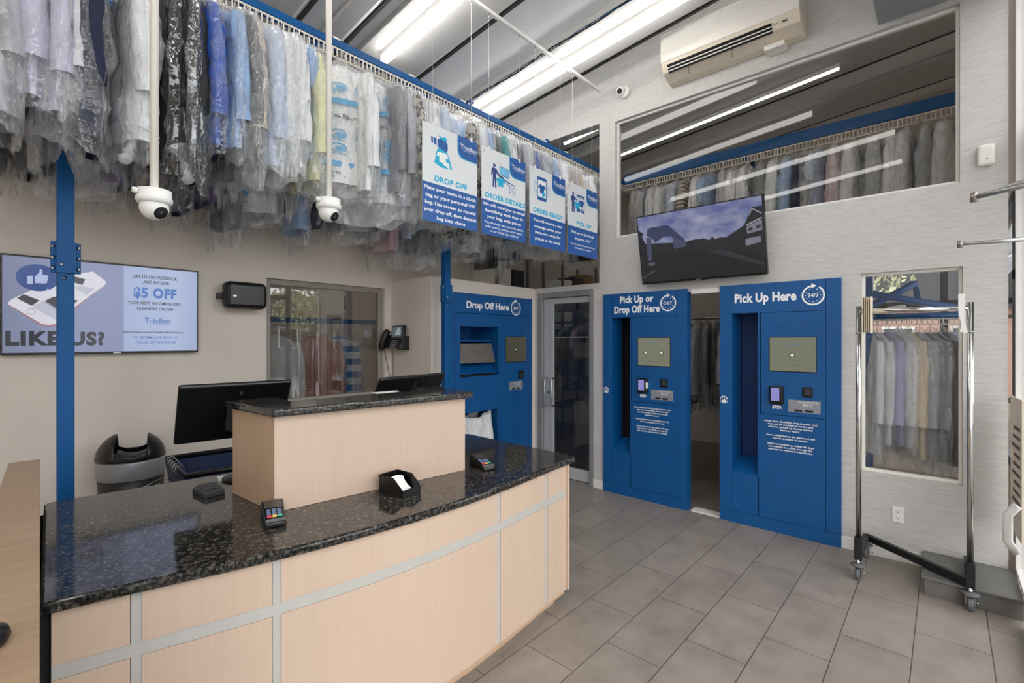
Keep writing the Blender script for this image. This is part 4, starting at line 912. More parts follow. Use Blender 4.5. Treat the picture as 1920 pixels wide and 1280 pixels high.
def man(pl, m, cx, top, h, w, arm):
    k = h; hx_ = [(cx + .085 * k * 1.3 * math.cos(a) * .75, top + .07 * k + .075 * k * math.sin(a)) for a in [6.283 * j / 18 for j in range(18)]]
    pl(m, hx_[::-1], w)
    pl(m, [(cx - .17 * k, top + .24 * k), (cx - .10 * k, top + .17 * k), (cx + .10 * k, top + .17 * k), (cx + .16 * k, top + .22 * k)] + [(cx + a * k, top + b_ * k) for a, b_ in arm] + [(cx + .10 * k, top + .36 * k), (cx + .13 * k, top + .98 * k), (cx + .04 * k, top + .98 * k), (cx + .01 * k, top + .58 * k), (cx - .02 * k, top + .98 * k), (cx - .11 * k, top + .96 * k), (cx - .09 * k, top + .34 * k), (cx - .14 * k, top + .50 * k), (cx - .20 * k, top + .48 * k)][::1], w)
def pic1(pl, P, cm, nm, im, wm, lm, w):
    pl(cm, [(.27, .155), (.33, .175), (.385, .155), (.42, .18), (.41, .235), (.30, .215)], w)                                   # bag neck
    pl(cm, [(.26, .32), (.41, .32), (.46, .40), (.50, .50), (.52, .535), (.47, .53), (.40, .545), (.30, .545), (.22, .52), (.19, .51), (.21, .48), (.22, .40)], w)
    pl(nm, [(.14, .205), (.175, .21), (.175, .285), (.145, .275)], w); pl(nm, [(.185, .205), (.235, .21), (.235, .295), (.19, .285)], w)
    pl(nm, [(.25, .215), (.30, .195), (.40, .215), (.43, .235), (.435, .30), (.42, .335), (.37, .335), (.25, .305)], w + .0003)
    shirt(pl, wm, .34, .42, .17, w + .0006); pl(wm, [(.35, .455), (.46, .47), (.465, .53), (.42, .53), (.41, .505), (.395, .52), (.345, .505)], w + .0008)
def pic2(pl, P, cm, nm, im, wm, lm, w):
    man(pl, im, .27, .17, .36, w, [(.33, .40), (.58, .43), (.57, .48), (.30, .47)])
    pl(im, [(.385, .17), (.60, .19), (.60, .325), (.385, .30)], w); pl(lm, [(.395, .18), (.59, .20), (.59, .315), (.395, .292)], w + .0004)
    for a in ([(.37, .325), (.75, .40), (.75, .415), (.37, .34)], [(.45, .36), (.60, .388), (.60, .396), (.45, .368)], [(.45, .39), (.60, .418), (.60, .426), (.45, .398)], [(.60, .385), (.615, .387), (.615, .55), (.60, .547)], [(.735, .41), (.75, .413), (.75, .575), (.735, .572)], [(.61, .43), (.745, .455), (.745, .462), (.61, .437)], [(.61, .47), (.745, .495), (.745, .502), (.61, .477)], [(.61, .51), (.745, .535), (.745, .542), (.61, .517)], [(.345, .37), (.353, .37), (.353, .51), (.345, .51)]): pl(nm, a, w)
    shirt(pl, cm, .41, .415, .17, w + .0008)
def pic3(pl, P, cm, nm, im, wm, lm, w):
    pts = []
    for cx_, cy_, a0 in ((.42, .46, 0), (.23, .46, 90), (.23, .165, 180), (.42, .165, 270)): pts += [(cx_ + .035 * math.cos(math.radians(a0 + k * 30)), cy_ + .027 * math.sin(math.radians(a0 + k * 30))) for k in range(4)]
    pl(nm, pts[::-1], w); pl(wm, [(.215, .185), (.435, .185), (.435, .435), (.215, .435)], w + .0004)
    shirt(pl, nm, .325, .31, .17, w + .0008); q = P(.365, .385); cm.disc(q[0], q[1], .022, w + .0012, 18)
    c = P(.325, .31)
    for r in (.085, .105): lm.ring(c[0], c[1], r, r + .006, w, -32, 32, 12); lm.ring(c[0], c[1], r, r + .006, w, 148, 212, 12)
def pic4(pl, P, cm, nm, im, wm, lm, w):
    man(pl, im, .17, .10, .40, w, [(.36, .33), (.36, .39), (.2, .33)])
    pl(nm, [(.28, .115), (.55, .115), (.55, .155), (.28, .155)], w); pl(nm, [(.28, .17), (.55, .17), (.55, .18), (.28, .18)], w); pl(nm, [(.53, .115), (.55, .115), (.55, .46), (.53, .46)], w)
    pl(nm, [(.28, .385), (.40, .385), (.40, .455), (.28, .455)], w); pl(nm, [(.43, .385), (.55, .385), (.55, .455), (.43, .455)], w); pl(wm, [(.46, .40), (.52, .40), (.52, .412), (.46, .412)], w + .0006)
    shirt(pl, nm, .44, .275, .17, w + .0004); shirt(pl, cm, .30, .335, .17, w + .0008)
BL = .030
sign(0, 2.033, 'DROP OFF', .60, [('Place your items in a kiosk', .672, .95, .0235), ('bag or your personal VIP', .748, .90, .0235), ('bag. Use screen to record', .822, .92, .0235), ('your drop off, then deposit', .896, .96, .0235), ('bag into chute', .968, .52, .0235)], pic1)
sign(1, 2.602, 'ORDER DETAILS', .93, [('We will send you an email', .665, .97, .0235), ('describing each item in', .735, .87, .0235), ('your bag, with prices', .805, .78, .0235), ('*You can always view your order details,', .868, .90, .017), ('order progress, and past order history', .915, .85, .017), ('on our Mobile App - anytime!', .962, .65, .017)], pic2)
sign(2, 3.182, 'ORDER READY', .85, [('You will receive a text', .685, .82, .0235), ('message when your', .765, .76, .0235), ('items are ready for', .84, .72, .0235), ('pickup at the kiosk', .92, .72, .0235)], pic3)
sign(3, 3.747, 'PICK UP', .50, [('Pick up at the kiosk', .70, .76, .0235), ('anytime, 24/7', .78, .54, .0235), ("*If you'd like an additional free VIP bag,", .86, .84, .016), ('please ask a team member', .91, .56, .016)], pic4)

# ------------------------------------------------------------------ cameras on drop poles
def polecam(label, x, y, z):
    t = turret('pole_camera', label, (x, y, z - .015), (.35, -.75, -.55), .052)
    b = MB(); b.lathe([(0, .0), (.058, 0), (.064, .012), (.064, .0235), (.060, .028), (.060, .056), (0, .058)], (x, y, z), 32); obj('housing_ring', b, m_white, t)
    b = MB(); b.tube([(x - .062, y - .015, z + .04), (x - .075, y - .02, z + .04)], .012, 10); obj('cable_gland', b, m_white, t)
    obj('pole', MB().tube([(x, y, z + .055), (x, y, 4.489 - .0966 * y + .02)], .0155, 12), m_cream, t)
polecam('white dome camera on a drop pole before the black garments', .475, 2.44, 2.165)
polecam('white dome camera on a drop pole beside the printed bags', 1.245, 2.46, 2.30)

# ------------------------------------------------------------------ strip lights, cables
def strip_light(label, x, y0, y1, lit=m_lit, hw=.034):
    z = lambda y: 4.489 - .0966 * y
    t = thing('strip_light', label, 'strip light', (x, (y0 + y1) / 2, z((y0 + y1) / 2) - .06), 'ceiling strip lights')
    fr = CEIL
    obj('housing', MB(fr).box(x - .028, x + .028, y0, y1, -.04, .0), m_white, t)
    obj('diffuser', MB(fr).box(x - hw, x + hw, y0 + .004, y1 - .004, -.095 if hw > .02 else -.058, -.04), lit, t, bevel=hw * .35)
strip_light('glowing strip light over the middle of the conveyor, ending before the rail', 2.365, 1.18, 3.68)
strip_light('long glowing strip light nearest the right wall', 3.665, 1.45, 5.2)
strip_light('added unseen strip light over the left end of the counter, above the picture', .87, .5, 3.6)  # extra lamp out of view, added to brighten the left side
strip_light('strip light of the storage room nearest the shared wall', 4.96, -.2, 3.6, m_litbay, .016)
strip_light('strip light of the storage room farther from the shared wall', 5.85, .8, 3.6, m_litdim, .016)
strip_light('added unseen strip light of the back room behind the beige wall', 2.5, 4.75, 6.2, m_litbay)  # lamp added to brighten garments behind the back window
strip_light('added unseen strip light over the shop front corner left of the picture', -.55, .5, 2.9)  # extra lamp out of view, added for more even room light
t = thing('cable_bundle', 'black and coloured cables strung along a ceiling panel', 'cables', (3.43, 2.8, 4.2))
for k, mt in enumerate((m_black, M('green_cable', (20, 84, 72), .5), M('blue_cable', (40, 78, 130), .5))):
    pts = [(3.43 + .012 * math.sin(i * .9 + k * 2), 4.3 - i * .14, 4.489 - .0966 * (4.3 - i * .14) - .012 - .012 * abs(math.sin(i * .55 + k))) for i in range(19)]
    obj('cable', MB().tube(pts, .007 if k == 0 else .004, 6), mt, t)
# ------------------------------------------------------------------ garments in film bags
def interp(tb, z):
    for (a, b), (c, d) in zip(tb, tb[1:]):
        if z >= c: return b + (d - b) * (z - a) / (c - a)
    return tb[-1][1]
def body_mb(seed, L, w, thick):
    rnd = random.Random(seed); ph = [rnd.uniform(0, 6.28) for _ in range(6)]; k = rnd.choice((5, 6, 7))
    Wt = [(-.075, .035), (-.09, .06), (-.15, w * .93), (-.19, w), (-.5, w * .97), (-L, w * 1.03)]; Tt = [(-.075, .03), (-.12, .03), (-.16, .04), (-.3, thick), (-L, thick * 1.1)]
    zs = [-.075, -.09, -.105, -.12, -.135, -.15, -.17, -.2] + [-.2 - (L - .2) * i / 12 for i in range(1, 13)]; n = 30; m = MB(); vs = []
    for z in zs:
        a_ = min(1, max(0, (-z - .2) / .4))
        for j in range(n):
            t_ = 6.28318 * j / n; c, s = math.cos(t_), math.sin(t_)
            rr = 1 + a_ * (.22 * math.sin(k * t_ + ph[0] + z * 2) + .14 * math.sin((k * 2 + 1) * t_ + ph[1] - z * 3))
            y = interp(Wt, z) * (abs(c) ** .8) * (1 if c > 0 else -1); x = interp(Tt, z) * s * rr
            vs.append((x + .012 * a_ * math.sin(y * 18 + ph[2]), y * (1 + .02 * math.sin(z * 9 + ph[3])), z))
    r = len(zs); m.add(vs, [(i * n + j, i * n + (j + 1) % n, (i + 1) * n + (j + 1) % n, (i + 1) * n + j) for i in range(r - 1) for j in range(n)] + [tuple(range(n))], True)
    return m
def sleeve_mb(seed, w, sgn, Ls):
    rnd = random.Random(seed * 3 + sgn); m = MB(); pts = []; rs = []
    for i in range(10):
        f_ = i / 9; pts.append((rnd.uniform(-.006, .006) + .02 * f_, sgn * (w * .88 + .045 * math.sin(min(1, f_ * 1.4) * 1.57) - .015 * f_), -.145 - Ls * f_)); rs.append(.028 + .020 * min(1, f_ * 4) - .008 * f_ + rnd.uniform(-.004, .004))
    return m.tube(pts, rs, 12, cap=False)
class Bag:
    def __init__(s, seed, L, w, thick, twist=0.0):
        rnd = random.Random(seed); s.ph = [rnd.uniform(0, 6.28) for _ in range(8)]; s.sd = seed; s.L = L
        s.W = [(-.03, .015), (-.05, .05), (-.13, w + .03), (-.19, w + .065), (-.5, w + .075), (-L, w + .07), (-L - .2, w + .06)]
        s.T = [(-.03, .012), (-.08, .03), (-.16, thick * .8), (-.4, thick), (-L, thick * .9), (-L - .2, thick * .6)]
    def p(s, t_, z, out=0.0):
        c, si = math.cos(t_), math.sin(t_); a_ = min(1, max(.25, (-z - .05) / .5)); ph = s.ph
        nv = noise.noise(Vector((c * 1.8 + s.sd, si * 1.8, z * 2.2))); n2 = noise.noise(Vector((c * 3.5 + s.sd * 2, si * 3.5, z * 6)))
        rg_ = lambda q: (1 - abs(math.sin(q))) ** 2.2
        rr = .85 + a_ * (.55 * rg_(2.5 * t_ + ph[0] + 1.6 * z) + .38 * rg_(4.5 * t_ + ph[1] - 2.6 * z) + .3 * rg_(1.5 * t_ + 7 * z + ph[3])) + .5 * nv * a_ + .35 * (1 - 2 * abs(n2)) * a_ - .3 * a_
        y = interp(s.W, z) * (abs(c) ** .75) * (1 if c > 0 else -1) * (1 + .05 * nv)
        x = (interp(s.T, z) * rr + out) * (abs(si) ** .85) * (1 if si > 0 else -1)
        return (x + .02 * a_ * math.sin(y * 14 + ph[2]), y + (out + .012 * n2) * c, z)
    def mb(s, end, n=64, rows=44):
        m = MB(); zs = [-.03, -.045, -.06, -.08, -.1, -.13, -.16] + [-.16 - (end - .16) * i / rows for i in range(1, rows + 1)]; vs = []
        for i, z in enumerate(zs):
            for j in range(n):
                t_ = 6.28318 * j / n; zz = z
                if i >= len(zs) - 3: zz = z + (i - len(zs) + 4) / 3 * (.03 * math.sin(2 * t_ + s.ph[4]) + .012 * math.sin(5 * t_ + s.ph[5]))
                vs.append(s.p(t_, zz))
        r = len(zs); m.add(vs, [(i * n + j, i * n + (j + 1) % n, (i + 1) * n + (j + 1) % n, (i + 1) * n + j) for i in range(r - 1) for j in range(n)], True); return m
def print_mb(bag, a0, sgn, z0):
    """blue print on a bag panel, laid on the film round angle a0"""
    m = MB(lambda u, v, w: bag.p(a0 - u, v, .006)); RR = .16
    def ringp(u, v, r0, r1, n=14, ky=1.0):
        # angle per metre differs round the bag, so keep it small
        vs = [(u + r0 * ky * math.cos(6.283 * i / n), v + r0 * math.sin(6.283 * i / n), 0) for i in range(n)] + [(u + r1 * ky * math.cos(6.283 * i / n), v + r1 * math.sin(6.283 * i / n), 0) for i in range(n)]
        m.add(vs, [(i, (i + 1) % n, n + (i + 1) % n, n + i) for i in range(n)])
    ka = 3.7
    for row, z in enumerate((z0, z0 - .33, z0 - .42)):
        for u in (-.42, 0, .42):
            ringp(u, z, .023, .031, 18, ka); ringp(u + .02, z - .003, .0, .013, 8, ka)
            for i in range(4): m.add([(u - .12 + .06 * i, z - .044, 0), (u - .075 + .06 * i, z - .044, 0), (u - .075 + .06 * i, z - .039, 0), (u - .12 + .06 * i, z - .039, 0)], [(0, 1, 2, 3)])
    for zb in (z0 - .09, z0 - .52):
        for i in range(10): m.add([(-.6 + .12 * i, zb - .03, 0), (-.48 + .12 * i, zb - .03, 0), (-.48 + .12 * i, zb + .008, 0), (-.6 + .12 * i, zb + .008, 0)], [(0, 1, 2, 3)])
    k = MB(lambda u, v, w: bag.p(a0 - u, v, .007))
    text(k, 'Tr\u00e8sBon', 0, z0 - .22, 0, .03, .0, width=.8); text(k, 'FREE', -.1, z0 - .60, 0, .014, 0, width=.25); text(k, 'Pickup &', -.1, z0 - .625, 0, .014, 0, width=.4); text(k, 'Delivery', -.1, z0 - .65, 0, .014, 0, width=.4)
    return m, k
PROTO = {}
def proto(kind, seed):
    """one hanger + garment + bag; the parts are shared by its copies"""
    L = {'shirt': .90, 'coat': .98, 'long': 1.02, 'short': .84}[kind]; w = .20; th = {'shirt': .040, 'coat': .052, 'long': .05, 'short': .036}[kind]; key = (kind, seed)
    t = thing('bagged_garment', 'x', 'garment', (0, 0, 0)); ORG[t.name] = (0, 0, 0)
    obj('hanger', hanger_mb(), m_wire, t)
    obj('garment_body', body_mb(seed, L, w, th), m_wire, t)
    for s_ in (-1, 1): obj('sleeve', sleeve_mb(seed, w, s_, .60 if kind != 'short' else .24), m_wire, t)
    bag = Bag(seed, L, w, th + .016)
    obj('film_bag', bag.mb(L + random.Random(seed).uniform(.06, .14)), m_film, t)
    PROTO[key] = (t, bag); t['_used'] = 0
    return t
def printed(kind, seed):
    t = proto(kind, seed); bag = PROTO[(kind, seed)][1]
    for a0 in (math.pi * 1.5,):
        m, k = print_mb(bag, a0, 1, -.24)
        bg_ = [c for c in t.children if c.name.startswith('film_bag')][0]
        obj('bag_print', m, m_print, bg_); obj('bag_lettering', k, m_greyink, bg_)
    return t
kinds = [('shirt', 1), ('shirt', 2), ('shirt', 3), ('coat', 4), ('coat', 5), ('long', 6), ('short', 7), ('shirt', 8)]
protos = {k: proto(*k) for k in kinds}; pr_t = [printed('shirt', 21), printed('coat', 22)]
CLOTH = {k: cloth_mat(k.replace(' ', '_') + '_cloth', c) for k, c in {'white': (232, 232, 234), 'pale lavender': (196, 194, 214), 'light grey': (176, 178, 184), 'mid grey': (118, 119, 124), 'charcoal': (44, 44, 48), 'black': (18, 18, 20), 'royal blue': (34, 84, 178),
    'sky blue': (150, 178, 216), 'pale blue': (188, 202, 226), 'cream': (226, 208, 184), 'pale yellow': (228, 226, 176), 'purple': (88, 72, 118), 'tan': (150, 128, 106), 'navy': (30, 36, 64), 'teal': (34, 140, 138), 'pink': (206, 176, 186), 'beige': (190, 172, 156), 'lilac': (190, 184, 222), 'brick red': (176, 84, 72)}.items()}
CLOTH['black and cream patterned'] = cloth_mat('patterned_cloth', (40, 36, 34), blot=((176, 166, 150), 26)); CLOTH['blue and white striped'] = cloth_mat('striped_cloth', (226, 232, 234), stripes=((64, 120, 180), 'Z', 2.2, 1.0)); CLOTH['brown striped'] = cloth_mat('brown_stripe_cloth', (196, 182, 164), stripes=((96, 80, 70), 'Z', 7, 2.0)); CLOTH['orange brocade'] = cloth_mat('brocade_cloth', (170, 92, 66), blot=((200, 140, 98), 32))
used = set()
KW = {'shirt': 'shirt', 'coat': 'coat', 'long': 'long coat', 'short': 'short sleeved top'}
def place(kindkey, colour, loc, rz, label, group, film=m_film, src=None, film_on=True, k=(1, 1, 1)):
    root = src or protos[kindkey]; c = CLOTH[colour]; mats = {'garment_body': c, 'sleeve': c, 'film_bag': film}
    if root.name not in used:
        used.add(root.name); root.location = loc; root.rotation_euler = (0, 0, rz); root['label'] = label; root['group'] = group; root.scale = k
        for ch in root.children:
            b_ = ch.name.split('.')[0]
            if b_ in mats: ch.material_slots[0].link = 'OBJECT'; ch.material_slots[0].material = mats[b_]
        return root
    return dup(root, loc, rz, label, mats, group, k)
rg = random.Random(11)
HZ = 3.548
F = [(.03, 'light grey', 3, 0), (.115, 'pale lavender', 0, 0), (.20, 'pale lavender', 1, 0), (.285, 'white', 2, 1), (.345, 'navy', 3, 0), (.505, 'white', 4, 0), (.63, 'black', 5, 2), (.70, 'charcoal', 5, 2), (.775, 'black', 5, 2), (.85, 'royal blue', 0, 0), (.92, 'sky blue', 2, 0), (.985, 'charcoal', 4, 0), (1.045, 'cream', 1, 0),
     (1.11, 'pale blue', 7, 1), (1.17, 'white', 0, 1), (1.23, 'white', 2, 1), (1.29, 'white', 7, 1), (1.345, 'sky blue', 6, 0), (1.41, 'pale yellow', 1, 0), (1.63, 'white', 'P0', 1), (1.76, 'white', 2, 0), (1.88, 'white', 'P1', 1), (1.97, 'mid grey', 7, 0), (2.06, 'light grey', 4, 0), (2.15, 'black and cream patterned', 1, 0), (2.24, 'white', 2, 1), (2.33, 'white', 0, 1), (2.42, 'pale blue', 7, 1),
     (2.62, 'pale blue', 'P0', 1), (2.72, 'black and cream patterned', 5, 0), (2.81, 'white', 1, 1), (2.90, 'sky blue', 2, 0), (2.99, 'charcoal', 4, 0), (3.08, 'teal', 7, 0), (3.17, 'white', 0, 1), (3.26, 'navy', 3, 0), (3.35, 'light grey', 2, 1), (3.44, 'charcoal', 1, 0), (3.54, 'royal blue', 7, 0), (3.64, 'light grey', 0, 1), (3.74, 'charcoal', 4, 0), (3.85, 'sky blue', 1, 0), (3.95, 'white', 'P1', 1), (4.06, 'tan', 3, 0), (4.17, 'light grey', 2, 1), (4.28, 'beige', 7, 0), (4.5, 'white', 0, 0), (4.65, 'charcoal', 3, 0), (4.8, 'white', 1, 0)]
m_filmblack = film_mat('glossy_garment_film', -.06, (150, 152, 156), .2, 1.6)
for i, (x, colr, kd, fm) in enumerate(F):
    src = pr_t[int(kd[1])] if isinstance(kd, str) else None; kk = kinds[kd] if src is None else (('shirt', 0), ('coat', 0))[int(kd[1])]
    nm = 'printed bag' if src is not None else ('milky film' if fm == 1 else 'clear film')
    lab = '%s %s in %s, front rail, %s from the left' % (colr, KW[kk[0]], nm, ordinal(i + 1))
    place(kk, colr, (x, YR - .035 + rg.uniform(-.02, .02), HZ - rg.uniform(0, .012)), {1.63: 1.0, 1.88: .85, 2.62: .6, 3.95: .3}.get(x, rg.uniform(-.16, .16)), lab, 'bagged garments on the front rail', (m_film, m_film2, m_filmblack)[fm], src, True, (rg.uniform(.95, 1.2), rg.uniform(.95, 1.06), rg.uniform(.97, 1.05)))
cols = ['mid grey', 'charcoal', 'light grey', 'purple', 'charcoal', 'navy', 'purple', 'mid grey', 'white', 'black', 'sky blue', 'navy', 'mid grey', 'light grey', 'charcoal', 'pink', 'pale blue', 'mid grey', 'charcoal', 'light grey', 'black and cream patterned', 'white', 'black and cream patterned', 'charcoal', 'light grey', 'navy']
for i, colr in enumerate(cols):
    x = .02 + .168 * i; src = pr_t[0] if i in (2, 8, 13, 21, 24) else (pr_t[1] if i in (17,) else None); kd = (i * 5 + 2) % 8; kk = kinds[kd] if src is None else (('shirt', 0), ('coat', 0))[src is pr_t[1]]
    place(kk, colr, (x, YR2 - .035 + rg.uniform(-.02, .02), HZ), rg.uniform(-.2, .2) + (.7 if src else 0), '%s %s in film, rear rail, %s from the left' % (colr, KW[kk[0]], ordinal(i + 1)), 'bagged garments on the rear rail', m_filmd if src is None else m_film2, src, True, (1.15, .95, 1.1))
# two knotted bags
for i, (x, y, z) in enumerate(((.50, 2.90, 2.62), (.66, 2.88, 2.58))):
    b = MB(); b.tube([(x + (.004 * ((k * 7) % 3)) - k * .006 + k * .010 * i, y + .02 - .004 * k, z - .018 * k) for k in range(11)], [.050, .036, .022, .013, .012, .02, .016, .026, .02, .03, .018], 14)
    tag(obj('knotted_film_tail', b, m_film2), ('twisted knot of garment film above the left pole camera, %s one' % ('left', 'right')[i]), 'film knot')
# storage room: rail seen through the high window, turning into the front rail
t = thing('storage_conveyor', 'curved blue conveyor rail seen through the high window', 'conveyor', (5.6, 1.5, 3.5))
obj('rail_beam', MB().box(5.57, 5.63, -.2, 3.1, ZB, ZT + .06), m_bluesteel, t, bevel=.004); obj('hook_rail', hooks(-.2, 3.1, 5.56, 3.598, 3.522, ax=1), m_paint_hook, t)
for y in (-.15, 1.6): obj('support_post', MB().box(5.80, 5.86, y, y + .06, 0, 3.6), m_bluesteel, t); 
for y in (-.15, 1.6): obj('post_arm', MB().box(5.6, 5.85, y, y + .05, 3.56, 3.61), m_bluesteel, t)
cols = ['beige', 'light grey', 'white', 'white', 'pale blue', 'brown striped', 'white', 'sky blue', 'light grey', 'white', 'white', 'mid grey', 'white', 'sky blue', 'navy', 'pale blue', 'pink', 'white', 'light grey', 'white', 'white', 'light grey', 'white']
for i, colr in enumerate(cols):
    kd = (i * 3 + 1) % 8; kk = kinds[kd]
    place(kk, colr, (5.56, 2.9 - .132 * i, HZ), math.pi / 2 + rg.uniform(-.25, .25), '%s %s in film behind the high window, %s from the left' % (colr, KW[kk[0]], ordinal(i + 1)), 'bagged garments behind the high window', m_film if i % 2 else m_film2, None, True, (1.25, 1, 1.05))
# storage room: low rail behind the upright window
t = thing('kiosk_conveyor', 'low blue conveyor with chrome hooks behind the upright window', 'conveyor', (5.2, .2, 0))
b = MB(); b.tube([(5.16, .62, 1.80), (5.16, -.25, 1.80)], .03, 4); b.tube([(5.0, .60, 2.02), (5.6, -.12, 1.86)], .035, 4); b.tube([(5.0, .5, 1.86), (5.5, .2, 2.1), (5.6, .18, 1.95)], .03, 4); obj('beam', b, m_bluesteel, t)
obj('hook_rail', hooks(-.25, .62, 5.16, 1.775, 1.72, ax=1), m_paint_hook, t)
obj('support_post', MB().box(5.05, 5.12, .46, .53, 0, 2.6), m_bluesteel, t); obj('roller', MB().tube([(5.05, .36, 1.845), (5.05, .24, 1.855)], .032, 14), m_white, t)
cols = ['white', 'white', 'lilac', 'white', 'cream', 'light grey', 'mid grey', 'charcoal', 'pale blue', 'charcoal']
for i, colr in enumerate(cols):
    kd = [4, 0, 2, 'P0', 3, 3, 4, 3, 0, 5][i]; src = pr_t[0] if kd == 'P0' else None; kk = kinds[kd] if src is None else ('shirt', 0)
    place(kk, colr, (5.16, .50 - .068 * i, 1.745), math.pi / 2 + .55, '%s %s in film behind the upright window, %s from the left' % (colr, KW[kk[0]], ordinal(i + 1)), 'bagged garments behind the upright window', m_filmnone if i != 3 else m_film2, src, True, (1, .95, 1.12))
# storage room: garments in the dark behind the kiosks and the glass door
t = thing('dark_clothes_rail', 'chrome clothes rail in the dark room behind the kiosks', 'clothes rail', (5.6, 3, 0))
b = MB(); b.tube([(5.6, 1.6, 1.85), (5.6, 4.6, 1.85)], .016, 10); b.tube([(5.6, 1.62, 0), (5.6, 1.62, 1.85)], .014, 8); b.tube([(5.6, 4.58, 0), (5.6, 4.58, 1.85)], .014, 8); obj('rail', b, m_chrome, t)
for i, (y, colr, kd) in enumerate(((1.80, 'white', 4), (1.92, 'charcoal', 3), (2.03, 'mid grey', 3), (2.14, 'light grey', 0), (2.26, 'charcoal', 5), (2.38, 'charcoal', 3), (3.42, 'charcoal', 3), (3.54, 'light grey', 4), (3.66, 'mid grey', 0), (3.78, 'pink', 6), (3.92, 'charcoal', 3))):
    kk = kinds[kd]; place(kk, colr, (5.6, y, 1.868), math.pi / 2 + rg.uniform(-.2, .2), '%s %s in film %s, %s from the right' % (colr, KW[kk[0]], 'behind the gap between kiosks' if y < 3 else 'behind the glass door', ordinal(i + 1 if y < 3 else i - 5)), 'garments in the dark room', m_filmd)
# back room: three garments on hangers behind the back wall window
t = thing('back_room_conveyor', 'blue rail with cream hooks behind the back wall window', 'conveyor', (2.2, 5.0, 1.7))
obj('beam', MB().box(1.2, 3.4, 4.97, 5.03, 1.78, 1.83), m_bluesteel, t); obj('hook_rail', hooks(1.2, 3.4, 4.965, 1.775, 1.70), m_paint_hook, t)
for i, (x, colr, kd, rz) in enumerate(((1.98, 'white', 0, .95), (2.33, 'brick red', 3, .95), (2.43, 'orange brocade', 3, .8), (2.62, 'blue and white striped', 2, .9))):
    kk = kinds[kd]; place(kk, colr, (x, 4.965, 1.715), rz, '%s %s on a hanger behind the back wall window' % (colr, KW[kk[0]]), 'garments behind the back wall window', m_filmnone)
# ------------------------------------------------------------------ rolling rack by the right wall
t = thing('rolling_rack', 'chrome rolling clothes rack with black angled base by the right wall', 'clothes rack', (4.1, .15, 0))
XL = 3.95; YL, YRt = .435, -.108
obj('top_bar', MB().tube([(XL, YL, 1.792), (XL, YRt, 1.790)], .0145, 14), m_chrome, t)
for y in (YL, YRt):
    p = obj('pole', MB().tube([(XL, y, .24), (XL, y, 1.825)], .0165, 16), m_chrome, t); obj('pole_collar', MB().tube([(XL, y, 1.645), (XL, y, 1.653)], .0185, 16), m_alu, p)
    b = MB(); b.box(XL - .022, XL + .022, y - .022, y + .022, .14, .275); obj('pole_socket', b, m_black, t, bevel=.003)
    obj('foot', MB().box(XL - .03, XL + .44, y - .021, y + .021, .125, .165), m_black, t, bevel=.003)
    for x in (XL - .02, XL + .42):
        c = MB(); c.lathe([(0, -.014), (.036, -.014), (.039, -.008), (.039, .008), (.036, .014), (0, .014)], (x - .012, y, .0395), 22, M3=Matrix.Rotation(math.pi / 2, 3, 'X')); w_ = obj('caster', c, m_grey, t)
        c = MB(); c.lathe([(0, -.0152), (.022, -.0152), (.022, .0152), (0, .0152)], (x - .012, y, .0395), 18, M3=Matrix.Rotation(math.pi / 2, 3, 'X')); obj('wheel_hub', c, m_black, w_)
        c = MB(); c.box(x - .018, x + .012, y - .022, y - .018, .035, .092); c.box(x - .018, x + .012, y + .018, y + .022, .035, .092); c.tube([(x, y, .085), (x, y, .13)], .012, 10); c.tube([(x + .0, y - .03, .05), (x + .03, y - .035, .032)], .006, 6); obj('fork', c, m_chrome, w_)
        c = MB(); c.lathe([(0, 0), (.040, 0), (.044, .006), (.034, .014), (0, .016)], (x, y, .088), 22); obj('bumper', c, m_grey, w_)
b = MB(); d_ = Vector((XL - (XL + .42), YRt - YL, 0)).normalized(); n_ = Vector((-d_.y, d_.x, 0)) * .018; a = Vector((XL + .42, YL, 0)); c = Vector((XL, YRt, 0))
q = lambda z: [tuple(a + n_ + Vector((0, 0, z))), tuple(a - n_ + Vector((0, 0, z))), tuple(c - n_ + Vector((0, 0, z))), tuple(c + n_ + Vector((0, 0, z)))]
b.hexa(q(.126), q(.172)); obj('base_bar', b, m_black, t, bevel=.003)
t = thing('card_sleeves', 'stack of cream cardboard hanger sleeves hooked on the left end of the rack', 'hanger sleeves', (XL, .385, 1.64))
for k in range(5): obj('sleeve_card', MB().box(XL - .06 + .004 * k, XL + .05, .362 + .0105 * k, .3675 + .0105 * k, 1.645 + .006 * (k % 3), 1.885 - .006 * (k % 2)), M('cream_card_%s' % 'abcde'[k], (226 - 6 * k, 212 - 6 * k, 188 - 8 * k), .8), t)
t = thing('size_divider', 'white plastic divider hooked over the right end of the rack', 'divider', (XL, -.068, 1.65))
b = MB(lambda u, v, w: (XL - .02 - w, u, v)); b.prism([(-.055, 1.875), (-.085, 1.875), (-.086, 1.70), (-.098, 1.642), (-.062, 1.648), (-.070, 1.70), (-.064, 1.72), (-.056, 1.76)], 0, .004); obj('plate', b, m_white, t)

